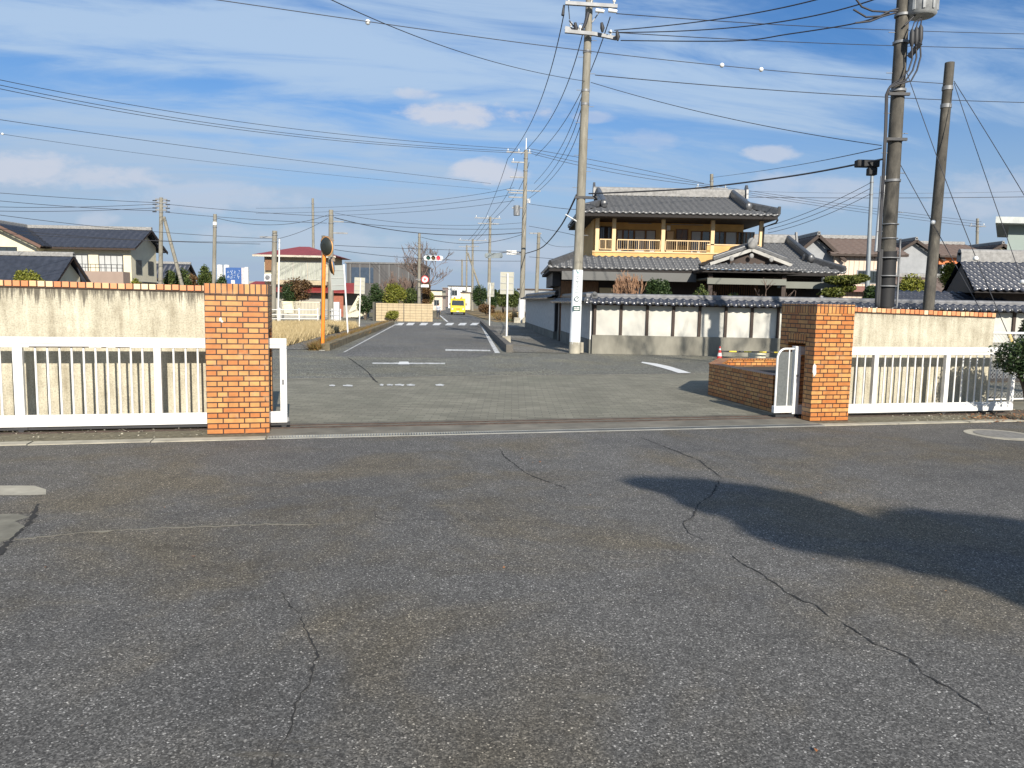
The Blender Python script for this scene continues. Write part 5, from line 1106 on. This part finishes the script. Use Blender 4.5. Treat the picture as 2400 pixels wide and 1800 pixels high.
# ------------------------------------------------------------------ overhead wires
def wire(label, pts, r=.011, group='overhead wires', balls=(), name='overhead_wire'):
    """pts: [(px,py,Y)...] two or three points the wire passes through"""
    Q = [P(*p) for p in pts]
    if len(Q) == 2: Q = [Q[0], (Q[0]+Q[1])/2-Vector((0, 0, (Q[0]-Q[1]).length*.008)), Q[1]]
    ts = [0.0]
    for a, b in zip(Q[:-1], Q[1:]): ts.append(ts[-1]+max(1e-3, (Vector((b.x-a.x, b.y-a.y, 0))).length+.2*abs(b.z-a.z)))
    ts = [x/ts[-1] for x in ts]; out = []; N = 28
    for i in range(N+1):
        u = i/N
        if len(Q) > 3:      # piecewise through all points
            j = min(len(Q)-2, max(k for k in range(len(Q)) if ts[k] <= u+1e-9)); s = (u-ts[j])/(ts[j+1]-ts[j])
            p0 = Q[max(j-1, 0)]; p1 = Q[j]; p2 = Q[j+1]; p3 = Q[min(j+2, len(Q)-1)]
            out.append(.5*((2*p1)+(p2-p0)*s+(2*p0-5*p1+4*p2-p3)*s*s+(3*p1-p0-3*p2+p3)*s**3))
        else:
            v = Vector((0, 0, 0))
            for j in range(3):
                w_ = 1.0
                for k in range(3):
                    if k != j: w_ *= (u-ts[k])/(ts[j]-ts[k])
                v += Q[j]*w_
            out.append(v)
    if balls:
        t = thing(name, label, 'overhead wire', out[0], 0, group); MB().tube([o-out[0] for o in out], r, 5).build('wire', M_WIRE, t)
        for b in balls:
            q = P(*b); MB().ell(q-out[0], .05, 12, 8).build('marker_ball', M_INS, t)
    else:
        t = MB().tube([o-out[0] for o in out], r, 5).build(name, M_WIRE, None, label=label, category='overhead wire', group=group); t.location = out[0]
    return t
Wn = 'from the tall pole at the wall corner'
for i, (y0, ym, y1, lab) in enumerate(((187, 282, 350, 'uppermost'), (199, 293, 355, 'middle'), (208, 299, 359, 'lowest'))):
    wire(f'power line from the many armed pole to the left edge, {lab} of three', [(-30, y0-6, 34), (520, ym-1.5+(1 if i else -1), 46), (1220, y1, 60)], .015, 'three parallel power lines at upper left')
    wire(f'power line from the many armed pole toward the house ridge pole, {lab} of three', [(1236, y1-2, 60), (1400, (376, 388, 396)[i]+1, 61), (1650+i*14, (430, 433, 438)[i], 62)], .018, 'three lines over the house ridge')
wire('thin wire sloping gently across the left sky below the three power lines', [(-30, 276, 32), (480, 348, 45), (1150, 430, 60)], .012)
wire('faint thin wire at lower left sky with one white ball', [(-30, 309, 32), (480, 378, 45), (1150, 444, 60)], .008, balls=((6, 314, 32.7),))
wire('long thin wire with white marker balls from the cut pole to the upper left', [(440, -10, 14), (1250, 104, 16.3), (1784, 163, 17.4), (2224, 197, 18.6)], .008, balls=((862, 52, 15.2), (1692, 153, 17.2), (1784, 163, 17.4)))
wire('dark wire from the top edge left of centre down to the wall corner pole', [(740, -18, 12), (1050, 112, 17), (1370, 190, 24.5)], .008)
wire('dark wire from the wall corner pole sloping down to the transformer pole', [(1385, 193, 24.5), (1720, 280, 21), (2066, 341, 17.8)], .009)
wire('thin wire from the wall corner pole to the right edge, passing behind the cut pole', [(1395, 176, 24.5), (2082, 228, 30), (2430, 241, 33)], .014)
wire('thin wire from the pole head to the right edge, upper of two near the top', [(1445, 32, 24.5), (1900, 62, 31), (2430, 80, 38)], .014)
wire('thin wire from the pole head to the right edge, lower of two near the top', [(1425, 75, 24.5), (1801, 96, 30), (2430, 115, 38)], .014)
wire('thick black line between the two pole heads, uppermost of three, rising out of view', [(1440, 71, 24.5), (1728, 38, 21), (1930, -5, 18)], .016, 'three high voltage lines between the near poles')
wire('thick black line between the two pole heads, middle of three', [(1450, 76, 24.5), (1817, 53, 21), (2060, -5, 17.5)], .016, 'three high voltage lines between the near poles')
wire('thick black line between the two pole heads, lowest of three', [(1455, 95, 24.5), (1718, 96, 21.5), (1848, 80, 20), (2004, 55, 18.2), (2085, 30, 17.6)], .016, 'three high voltage lines between the near poles')
for i, (a, m, b) in enumerate((((1321, 36), (1238, 300), (1190, 372)), ((1368, 70), (1276, 300), (1221, 362)), ((1430, 40), (1313, 300), (1255, 366)))):
    wire(f'line from the corner pole head down to the many armed pole, {("leftmost", "middle", "rightmost")[i]} of three', [(a[0], a[1], 24.5), (m[0], m[1], 46), (b[0], b[1], 60)], .017, 'three lines along the road')
    wire(f'line from the many armed pole to the next pole beyond, {("leftmost", "middle", "rightmost")[i]} of three', [((1190, 1214, 1240)[i], (372, 380, 380)[i], 60), ((1163, 1188, 1205)[i], 450+6*i, 78), ((1138, 1148, 1160)[i], 510, 95)], .02, 'three lines further along the road')
    wire(f'thin far line down the road beyond the second pole, {("leftmost", "middle", "rightmost")[i]} of three', [((1138, 1148, 1160)[i], 510, 95), ((1098, 1108, 1118)[i], 562, 125)], .024, 'three far lines along the road')
for i, (b, m) in enumerate((((1252, 430), (1300, 370)), ((1246, 452), (1302, 390)), ((1240, 465), (1308, 400)))):
    wire(f'low voltage wire hanging from the corner pole to the many armed pole, {("upper", "middle", "lower")[i]} of three', [(1367+i*4, 214+i*6, 24.5), (m[0], m[1], 44), (b[0], b[1], 60)], .013, 'three low voltage wires along the road')
wire('thick black cable swooping down left from the corner pole past the eaves', [(1352, 456, 24.5), (1312, 533, 36), (1270, 580, 50), (1232, 594, 60)], .032)
wire('thick black cable from the corner pole over the house roof to the transformer pole', [(1380, 454, 24.5), (1560, 446, 22.5), (1671, 437, 21.5), (1880, 409, 19.5), (2070, 373, 17.7)], .022)
cl = thing('cable_closure', 'black cable joint box hanging under the cable beside the transformer pole', 'cable closure', P(2032, 386, 18.1))
MB().box(-.26, .26, -.09, .09, -.06, .10).build('box', mat('black_plastic', (.02, .02, .02)), cl, .02); MB().box(.02, .22, -.08, .08, -.24, -.07).build('small_box', MATS['black_plastic'], cl, .02)
wire('thin wire from the transformer pole sagging left to the pole behind the house ridge', [(2066, 347, 17.8), (1874, 386, 33), (1670, 416, 62)], .012)
wire('far horizontal wire behind the right poles, lower', [(1685, 461, 62), (2072, 464, 60), (2430, 461, 58)], .022)
wire('far horizontal wire behind the right poles, faint upper one', [(1685, 446, 90), (2430, 448, 90)], .014)
for i in range(3): wire(f'far wire falling right from the pole behind the house ridge, {("upper", "middle", "lower")[i]} of three', [(1680, 436+4*i, 62), (1950, 475+6*i, 66), (2300, 520+6*i, 75)], .016, 'three far wires falling to the right')
for i in range(3): wire(f'service wire from the slim grey steel pole down to the house roof, {("upper", "middle", "lower")[i]} of three', [(2041, 428+13*i, 33), (1940, 478+12*i, 34), (1800, 530+8*i, 36)], .012, 'three service wires')
for lab, pts, ball in (('first guy wire, from low on the transformer pole down behind the wall', [(2106, 378, 17.6), (2204, 556, 16.5), (2318, 762, 15.2)], (2187, 521, 16.7)),
                       ('second guy wire, from the fuse arm of the transformer pole down to the right', [(2122, 160, 17.6), (2254, 520, 16), (2372, 805, 14.6)], (2287, 606, 15.6)),
                       ('third guy wire, steeper one from the band of the cut pole', [(2236, 195, 18.5), (2347, 520, 16.5), (2425, 740, 15.5)], (2396, 661, 15.8)),
                       ('fourth guy wire, flatter one from the band of the cut pole to the right edge', [(2236, 190, 18.5), (2405, 465, 16.5), (2560, 730, 15)], (2500, 625, 15.5))):
    wire(lab, pts, .008, 'guy wires of the right poles', balls=(ball,), name='guy_wire')
MB().tube([P(2364, 782, 14.7), P(2373, 806, 14.6)], .035, 10).build('guy_guard', mat('guard_yellow', (.60, .42, .12), .5), None, label='yellow guard tube on the second guy wire above the bush', category='guy guard')
# wires at the lower left and across the road
LW = [('upper', [(-30, 450, 42), (119, 461, 44), (372, 475, 50)]), ('second', [(-30, 468, 42), (190, 486, 46), (366, 494, 50)]), ('level', [(-30, 484, 42), (140, 486, 46), (372, 478, 50)]), ('third', [(-30, 494, 42), (150, 495, 46), (370, 487, 50)])]
for n_, pts in LW: wire(f'{n_} wire between the left edge and the braced pole', pts, .014, 'wires at the braced pole')
LW2 = [('first', [(-30, 500, 40), (260, 534, 45), (644, 560, 49)]), ('second', [(-30, 533, 40), (300, 561, 45), (644, 566, 49)]), ('third', [(-30, 545, 40), (400, 566, 46), (610, 572, 49)]),
       ('fourth', [(386, 478, 50), (570, 495, 50), (770, 507, 50)]), ('fifth', [(386, 497, 50), (560, 512, 50), (766, 523, 50)]), ('sixth', [(508, 511, 46), (640, 527, 48), (768, 504, 50)]), ('seventh', [(650, 560, 49), (700, 545, 49), (768, 512, 50)])]
for n_, pts in LW2: wire(f'{n_} dark wire between the small poles above the left wall', pts, .014, 'wires over the left wall')
LW3 = [('thick', [(784, 510, 50), (980, 546, 55), (1225, 545, 60)], .026), ('sagging', [(988, 556, 63), (1090, 571, 62), (1225, 549, 60)], .018), ('upper', [(784, 518, 50), (980, 534, 55), (1225, 536, 60)], .016), ('lower', [(784, 575, 50), (1000, 584, 56), (1225, 590, 60)], .016), ('lowest', [(784, 585, 50), (985, 606, 56), (1225, 612, 60)], .016), ('faint', [(784, 499, 50), (980, 525, 55), (1225, 522, 60)], .012)]
for n_, pts, r in LW3: wire(f'{n_} wire crossing over the road between the mirror side pole and the many armed pole', pts, r, 'wires crossing the road')
for i, pts in enumerate(([(1205, 440, 60), (1000, 471, 75), (600, 488, 100)], [(1205, 455, 60), (1000, 482, 75), (600, 500, 100)], [(1205, 470, 60), (1000, 494, 75), (780, 505, 90)])): wire(f'faint far wire left of the many armed pole, {("upper", "middle", "lower")[i]} of three', pts, .015, 'faint far wires')
for i, pts in enumerate(([(1240, 530, 60), (1300, 541, 50), (1350, 552, 40)], [(1240, 478, 60), (1290, 485, 50), (1352, 490, 30)], [(1240, 602, 60), (1290, 606, 50), (1345, 610, 32)], [(1268, 556, 58), (1310, 578, 60), (1345, 578, 60)])): wire(f'short wire between the many armed pole and the house eaves, {("second", "topmost", "lowest", "curled")[i]}', pts, .014, 'short wires left of the house')

# ------------------------------------------------------------------ vegetation
def leaf_mesh(mb, c, R_, n, size, seed, clumps=14, fill=.25, squash=1.0):
    r = random.Random(seed); c = Vector(c); R_ = Vector(R_); cl = []
    for i in range(clumps):
        v = Vector((r.gauss(0, 1), r.gauss(0, 1), r.gauss(0, 1))).normalized()*r.uniform(.45, .95); cl.append((Vector((v.x*R_.x, v.y*R_.y, v.z*R_.z)), r.uniform(.28, .5)))
    for i in range(n):
        if r.random() < fill:
            v = Vector((r.gauss(0, 1), r.gauss(0, 1), r.gauss(0, 1))).normalized()*(r.random()**.4)*.9; p = Vector((v.x*R_.x, v.y*R_.y, v.z*R_.z))
        else:
            b, k = r.choice(cl); v = Vector((r.gauss(0, 1), r.gauss(0, 1), r.gauss(0, 1))).normalized()*(r.random()**.5)*k; p = b*.8+Vector((v.x*R_.x, v.y*R_.y, v.z*R_.z))
        a = Vector((r.gauss(0, 1), r.gauss(0, 1), r.gauss(0, .7))).normalized(); b2 = a.cross(Vector((r.gauss(0, 1), r.gauss(0, 1), r.gauss(0, 1)))).normalized(); s = size*r.uniform(.6, 1.4); q = c+p
        mb.add([q-a*s, q+b2*s*.5, q+a*s, q-b2*s*.5], [(0, 1, 2, 3)])
    return mb
def bush(name, label, cat, c, R_, n, size, m, seed, group=None, trunk=True, clumps=14, fill=.25, trunk_mat=M_BARK, z0=0):
    c = Vector(c); t = thing(name, label, cat, (c.x, c.y, z0), 0, group)
    leaf_mesh(MB(), (0, 0, c.z-z0), R_, n, size, seed, clumps, fill).build('crown', m, t)
    r = random.Random(seed); mb = MB(); h = c.z-z0
    for k in range(4 if trunk else 3):
        a = r.uniform(0, 2*PI); mb.tube([(0, 0, -.05), (math.cos(a)*R_[0]*.2, math.sin(a)*R_[1]*.2, h*.5), (math.cos(a)*R_[0]*.6, math.sin(a)*R_[1]*.6, h+R_[2]*.4)], [.05+.02*R_[0], .04, .01], 6)
    mb.build('stems', trunk_mat, t); return t
def bare(mb, p, d, L, r, depth, rr, spread=.5, k=2, up=.1, minr=.006):
    pts = [p]; dd = d.normalized(); n = 4
    for i in range(n):
        dd = (dd+Vector((rr.gauss(0, .12), rr.gauss(0, .12), rr.gauss(0, .06)+up*.3))).normalized(); pts.append(pts[-1]+dd*L/n)
    mb.tube(pts, [max(minr, r*(1-.35*i/n)) for i in range(n+1)], 4 if depth < 3 else 6, False)
    if depth == 0: return
    for j in range(k+(1 if rr.random() < .5 else 0)):
        q = pts[rr.randint(2, n)]; nd = (dd+Vector((rr.gauss(0, spread), rr.gauss(0, spread), rr.gauss(0, spread*.5)+up))).normalized(); bare(mb, q, nd, L*rr.uniform(.6, .85), r*.6, depth-1, rr, spread, k, up, minr)
def bare_tree(name, label, base, H_, r, depth, seed, m=M_TWIG, spread=.5, k=2, minr=.008, stems=1, group=None, cat='tree', up=.12):
    t = thing(name, label, cat, base, 0, group); rr = random.Random(seed); mb = MB()
    mt = MB().tube([(0, 0, -.1), (0, 0, H_*.18)], [r*1.15, r], 8); mt.build('trunk', m, t)
    for s in range(stems): bare(mb, Vector((0, 0, H_*.14)), Vector((rr.gauss(0, .3 if stems > 1 else .05), rr.gauss(0, .3 if stems > 1 else .05), 1)), H_*.34, r, depth, rr, spread, k, up, minr)
    mb.build('crown', m, t); return t
# clipped bush at the right with its shadow on the gate
bush('clipped_bush', 'round dark green bush at the right edge beside the end of the gate', 'bush', (7.62, 11.15, .93), (.62, .55, .36), 9000, .024, L_DARK, 31, clumps=30, fill=.5)
def at(px, py, Y): return P(px, py, Y)
def shrub(label, x0, x1, y0, y1, Y, n, size, m, seed, name='shrub', cat='shrub', depth=.8, **k):
    a = P(x0, y1, Y); b = P(x1, y0, Y); R_ = ((b.x-a.x)/2, max(.3, (b.x-a.x)/2*depth), (b.z-a.z)/2); return bush(name, label, cat, ((a.x+b.x)/2, Y, (a.z+b.z)/2), R_, n, size, m, seed, **k)
shrub('round dark green shrub in the house garden behind the plaster wall', 1500, 1582, 648, 745, 27.2, 7000, .045, L_DARK, 41)
shrub('small yellow green shrub behind the plaster wall, right of the dark one', 1618, 1668, 664, 740, 27, 2500, .035, L_MID, 42)
shrub('low rounded clipped shrub behind the plaster wall by the entrance', 1698, 1738, 682, 740, 27, 1800, .03, L_MID, 43)
bare_tree('bare_shrub', 'reddish bare twiggy shrub in the garden left of the dark green shrub', (P(1468, 700, 27.3).x, 27.3, .9), 1.55, .02, 4, 44, M_TWIGR, .35, 3, .007, 9, None, 'shrub', .5)
bare_tree('bare_tree', 'small bare garden tree in front of the entrance', (P(1660, 700, 27.6).x, 27.6, 0), 2.3, .05, 4, 45, M_TWIG, .55, 2, .008)
bare_tree('bare_tree', 'small bare garden tree right of the entrance porch', (P(1800, 700, 27.6).x, 27.6, 0), 2.5, .05, 4, 46, M_TWIG, .55, 2, .008)
# cloud pruned pine
t = thing('cloud_pine', 'cloud pruned pine with flat green pads behind the right pillar', 'tree', (P(1972, 700, 30).x, 30, 0)); X0 = t.location.x
for (px, py, rx, rz_, n, sd) in ((1985, 656, 42, 12, 4200, 1), (1950, 686, 30, 13, 2600, 2), (2016, 652, 24, 10, 2000, 3), (1952, 656, 24, 10, 1900, 4), (1985, 676, 22, 10, 1500, 5)):
    q = P(px, py, 30); k = 30/FPX; leaf_mesh(MB(), (q.x-X0, 0, q.z), (rx*k, rx*k*.8, rz_*k), n, .05, sd+50, 10, .7).build('foliage_pad', L_PINE, t)
MB().tube([(0, 0, -.1), (.05, 0, 1.6), (-.05, 0, 2.0), (.25, 0, 2.4), (.5, 0, 2.6)], [.13, .10, .08, .06, .03], 8).build('trunk', M_BARK, t); MB().tube([(0, 0, 1.7), (-.3, 0, 2.0)], [.06, .03], 6).build('branch', M_BARK, t)
shrub('yellow green tree between the transformer pole and the cut pole', 2098, 2172, 636, 730, 30, 5500, .05, L_YEL, 61, name='garden_tree', cat='tree', fill=.4)
shrub('yellowish tree behind the cut pole', 2195, 2250, 612, 680, 40, 3500, .06, L_YEL, 62, name='garden_tree', cat='tree')
shrub('dark green tree low beside the yellow green one', 2020, 2060, 665, 725, 31, 2500, .05, L_DARK, 63)
shrub('dark shrub in front of the dark tiled house', 2380, 2440, 740, 830, 20, 2500, .04, L_DARK, 64)
# left side
shrub('small bright green shrub in front of the outbuilding roof, far left', 32, 98, 628, 690, 30, 4200, .045, L_YEL, 65, fill=.4)
shrub('small yellowish shrub against the cream house at its right end', 303, 332, 650, 690, 50, 1600, .06, L_YEL, 66)
shrub('dark leafy tree right of the braced pole', 385, 410, 628, 690, 52, 2600, .07, L_MID, 67, name='garden_tree', cat='tree')
shrub('mid green tree right of the braced pole, wider one', 408, 450, 622, 700, 56, 3200, .08, L_MID, 68, name='garden_tree', cat='tree')
shrub('brown leafed tree above the left wall', 420, 470, 640, 690, 60, 2500, .09, L_BROWN, 69, name='garden_tree', cat='tree')
shrub('dark green tree left of the slim concrete pole', 462, 500, 622, 680, 55, 2600, .08, L_MID, 70, name='garden_tree', cat='tree')
shrub('green shrub right of the slim concrete pole under the white tanks', 506, 535, 645, 690, 40, 1800, .06, L_DARK, 71)
shrub('large red brown and green bush in front of the red roofed house', 655, 735, 645, 712, 58, 6000, .07, L_BROWN, 72)
shrub('dark green bush beside the large brown one', 650, 700, 660, 715, 57.4, 3500, .06, L_DARK, 73)
shrub('dark shrub by the lower roof of the red roofed house', 832, 880, 690, 737, 60, 2600, .07, L_DARK, 74)
shrub('dark green bush at the left end of the block wall', 860, 905, 665, 730, 64, 3500, .08, L_DARK, 75)
shrub('yellow green bush behind the block wall', 895, 955, 660, 722, 62.5, 6500, .07, L_YEL, 76)
shrub('green bush behind the block wall, right part', 940, 985, 672, 722, 63.5, 3500, .07, L_MID, 77)
shrub('small bright round bush in front of the block wall', 902, 937, 726, 750, 57, 2600, .05, L_YEL, 78)
shrub('brown tall hedge at the right end of the block wall', 985, 1012, 655, 728, 68, 4500, .07, L_BROWN, 79)
shrub('yellow brown hedge leaning over the footway past the block wall', 998, 1017, 680, 716, 71, 2200, .07, L_YEL, 80)
for i, (x, Y, h, lab) in enumerate(((905, 66, 2.7, 'bare brown shrub behind the yellow green bush, left'), (935, 67, 3.3, 'bare brown shrub behind the yellow green bush, middle'), (962, 66.5, 3.2, 'bare brown shrub behind the yellow green bush, right'))):
    q = P(x, 700, Y); bare_tree('bare_shrub', lab, (q.x, Y, 0), h, .05, 5, 80+i, M_TWIG, .4, 2, .014, 6, 'bare brown shrubs', 'shrub', .35)
q = P(1003, 720, 74); bare_tree('bare_tree', 'leafless tree behind the red traffic light', (q.x, 74, 0), 6.2, .10, 6, 90, M_TWIG, .5, 2, .013, 1)
q = P(988, 720, 72); bare_tree('bare_tree', 'leafless tree behind the mossy pole', (q.x, 72, 0), 6.2, .08, 6, 93, M_TWIG, .45, 2, .012, 2)
# right of the road
for i, (x0, x1, y0, y1, Y, m, lab) in enumerate(((1104, 1146, 662, 722, 112, L_DARK, 'tall dark green tree right of the far road, leftmost'), (1140, 1172, 676, 722, 105, L_DARK, 'dark green tree right of the far road, second'), (1160, 1200, 672, 722, 100, L_MID, 'mid green tree right of the far road behind the cream sign'), (1188, 1222, 678, 724, 95, L_MID, 'green tree right of the far road by the many armed pole'), (1235, 1290, 688, 712, 85, L_BROWN, 'brown bushes behind the side wall'))):
    shrub(lab, x0, x1, y0, y1, Y, 3800, .12, m, 100+i, name='roadside_tree', cat='tree')
shrub('dry reddish weeds beside the far road near the bus', 1118, 1165, 712, 735, 84, 2200, .08, L_BROWN, 120)
shrub('pale dry flowering weeds at the corner of the side wall', 1190, 1218, 728, 748, 62, 1500, .05, L_DRY, 121)
blades('field_grass', inpoly([(-1.2, 61), (16, 61), (30, 110), (-4, 110)]), 9000, .35, L_WEED, .5, .06, 0, 8, kind='stuff', label='rough brown grass in the field right of the road', category='grass')
for x, lab in ((1212, 'left concrete block at the foot of the many armed pole'), (1232, 'right concrete block at the foot of the many armed pole')):
    q = G(x, 757); MB().box(-.25, .25, -.2, .2, 0, .42).build('concrete_block', M_CONCL, None, .02, label=lab, category='block', group='concrete blocks at the pole foot').location = q

# trees of the school grounds behind the camera, whose shade falls on the yard and the street
sdir = Vector((-math.sin(SUN_AZ), math.cos(SUN_AZ), 0))/math.tan(SUN_EL)
t = thing('pine_tree', 'cloud pruned pine standing behind the camera on the right', 'tree', (6.9, -8.0, 0))
def pad(px, py, h, rx, ry, rz_, n, sd, ang=0.0):
    g = G(px, py); c = g-sdir*h+Vector((0, 0, h)); mb = leaf_mesh(MB(), (0, 0, 0), (rx, ry, rz_), n, .085, sd, 8, 1.0); o = mb.build('foliage_pad', L_PINE, t); o.location = c-t.location; o.rotation_euler = (0, 0, ang)
    MB().tube([(0, 0, h-.8), c-t.location], [.09, .03], 6).build('branch', M_BARK, t)
pad(1680, 1150, 5.6, .85, .26, .14, 5200, 201, -.35); pad(1780, 1185, 5.6, .75, .42, .2, 5200, 202, -.3); pad(1960, 1258, 5.5, .68, .36, .2, 5200, 203, -.2); pad(1880, 1215, 5.5, .6, .45, .2, 3200, 204, 0); pad(2100, 1270, 5.3, .55, .38, .2, 3400, 210)
pad(2230, 1240, 6.0, .5, .42, .2, 3000, 205); pad(2380, 1262, 6.0, .75, .45, .25, 5200, 206); pad(2230, 1325, 5.4, .45, .18, .1, 1800, 211, -.2); pad(2450, 1320, 6.0, .6, .4, .25, 3800, 207); pad(2600, 1330, 6.0, 1.2, .9, .3, 7000, 208); pad(2640, 1400, 6.0, .8, .5, .3, 5000, 209)
MB().tube([(0, 0, -.1), (.1, .1, 2.5), (-.1, 0, 4.6), (0, 0, 5.8)], [.22, .18, .12, .05], 10).build('trunk', M_BARK, t)
bare_tree('bare_tree', 'tall leafless tree outside the right edge, shading the street wall', (13.2, 5.3, 0), 12.5, .17, 6, 301, M_TWIG, .38, 2, .012, 1, 'tall leafless trees outside the view')
bare_tree('bare_tree', 'second tall leafless tree outside the right edge', (16.2, 6.2, 0), 12.0, .16, 6, 305, M_TWIG, .38, 2, .012, 1, 'tall leafless trees outside the view')

# ------------------------------------------------------------------ minibus and walker
bp = G(1075, 733); bp = Vector((P(1073, 733, 88).x, 88, 0))
t = thing('minibus', 'small yellow kindergarten bus driving towards the camera far down the road', 'minibus', bp, .06); t.scale = (.92, .92, .92); mY = mat('bus_yellow', (.80, .62, .02), .35, 0, .05)
sc = .93; prof = [(0, .32), (-.0, .95), (.10, 1.12), (.38, 1.85), (.65, 2.02), (4.4, 2.02), (4.5, .32)]; Wb = .90
body = MB().prism([(-Wb, y, z) for y, z in prof][::-1], (2*Wb, 0, 0)).build('body', mY, t, .06)
MB().prism([(-Wb*.86, .085, 1.14), (Wb*.86, .085, 1.14), (Wb*.80, .335, 1.78), (-Wb*.80, .335, 1.78)], (0, -.03, .01)).build('windscreen', M_GLASS, t)
for sx in (-1, 1):
    MB().tube([(sx*.66, -.03, .72), (sx*.66, .02, .72)], .10, 14).build('headlight', M_WHITE, t)
    MB().tube([(sx*.78-.09, .75, .32), (sx*.78+.09, .75, .32)], .32, 18).build('wheel', M_DARK, t); MB().tube([(sx*.78-.09, 3.7, .32), (sx*.78+.09, 3.7, .32)], .32, 18).build('wheel', M_DARK, t)
    MB().box(sx*1.02-.06, sx*1.02+.06, .25, .32, 1.15, 1.45).build('wing_mirror', M_DARK, t); MB().box(sx*Wb-.012, sx*Wb+.012, .9, 4.1, 1.2, 1.75).build('side_window', M_GLASS, t)
    MB().prism([(sx*.42-.16, .3, 2.03), (sx*.42+.16, .3, 2.03), (sx*.42+.1, .3, 2.22), (sx*.42-.1, .3, 2.22)], (0, .08, 0)).build('ear_ornament', mat('bus_orange', (.75, .30, .03), .4), t)
MB().box(-.8, .8, -.05, .0, .36, .52).build('bumper', mat('bus_bumper', (.72, .52, .03), .4), t); MB().box(-.28, .28, -.03, -.0, .6, .85).build('grille', MATS['bus_orange'], t)
MB().box(-.16, .16, -.06, -.051, .38, .48).build('number_plate', M_WHITE, t)

def skinned(name, joints, edges, m, parent, root=0):
    me = bpy.data.meshes.new(name); me.from_pydata([j[0] for j in joints], edges, []); o = bpy.data.objects.new(name, me); C.objects.link(o)
    sk = o.modifiers.new('skin', 'SKIN'); sl = me.skin_vertices[0].data if me.skin_vertices else None
    if sl:
        for i, j in enumerate(joints): sl[i].radius = (j[1], j[1] if len(j) < 3 else j[2]); sl[i].use_root = (i == root)
    ss = o.modifiers.new('sub', 'SUBSURF'); ss.levels = 1; ss.render_levels = 2
    if m: me.materials.append(m)
    o.parent = parent; return o
pp = Vector((P(1027, 746, 66).x, 66, 0)); K = 1.33/1.75
t = thing('person', 'child in pale grey jacket and dark trousers walking on the left side of the road', 'person', pp, .0)
mSkin = mat('skin', (.45, .28, .19), .6); mTr = mat('dark_trousers', (.03, .035, .05), .8); mJk = mat('pale_grey_jacket', (.42, .46, .52), .8); mHair = mat('black_hair', (.015, .013, .012), .6)
J = lambda x, y, z: (x*K, y*K, z*K)
jo = [(J(0, 0, .95), .13*K), (J(0, 0, 1.12), .12*K), (J(0, 0, 1.32), .15*K), (J(0, 0, 1.48), .06*K), (J(0, .01, 1.56), .055*K), (J(0, .01, 1.64), .10*K), (J(0, .01, 1.74), .07*K),
      (J(.10, 0, .90), .09*K), (J(.11, .14, .50), .06*K), (J(.11, .02, .09), .04*K), (J(.11, .16, .04), .035*K), (J(-.10, 0, .90), .09*K), (J(-.11, -.06, .50), .06*K), (J(-.11, -.24, .13), .04*K), (J(-.11, -.12, .04), .035*K),
      (J(.19, 0, 1.42), .055*K), (J(.26, -.06, 1.14), .042*K), (J(.26, .06, .90), .03*K), (J(.26, .10, .82), .03*K), (J(-.19, 0, 1.42), .055*K), (J(-.26, .04, 1.14), .042*K), (J(-.26, .16, .92), .03*K), (J(-.26, .19, .84), .03*K)]
ed = [(0, 1), (1, 2), (2, 3), (3, 4), (4, 5), (5, 6), (0, 7), (7, 8), (8, 9), (9, 10), (0, 11), (11, 12), (12, 13), (13, 14), (3, 15), (15, 16), (16, 17), (17, 18), (3, 19), (19, 20), (20, 21), (21, 22)]
skinned('body', jo, ed, mSkin, t)
skinned('trousers', [(jo[i][0], jo[i][1]*1.18) for i in (0, 7, 8, 9, 11, 12, 13)], [(0, 1), (1, 2), (2, 3), (0, 4), (4, 5), (5, 6)], mTr, t)
skinned('jacket', [(jo[0][0], .17*K), (jo[1][0], .17*K), (jo[2][0], .18*K), (jo[3][0], .08*K), (jo[15][0], .075*K), (jo[16][0], .06*K), (jo[17][0], .05*K), (jo[19][0], .075*K), (jo[20][0], .06*K), (jo[21][0], .05*K)], [(0, 1), (1, 2), (2, 3), (3, 4), (4, 5), (5, 6), (3, 7), (7, 8), (8, 9)], mJk, t)
MB().ell(Vector(J(0, -.01, 1.69)), (.115*K, .125*K, .125*K), 14, 10).build('hair', mHair, t)
for sx in (-1, 1): MB().ell(Vector(J(sx*.11, .04 if sx > 0 else -.16, .04)), (.05*K, .13*K, .05*K), 10, 6).build('shoe', M_DARK, t)
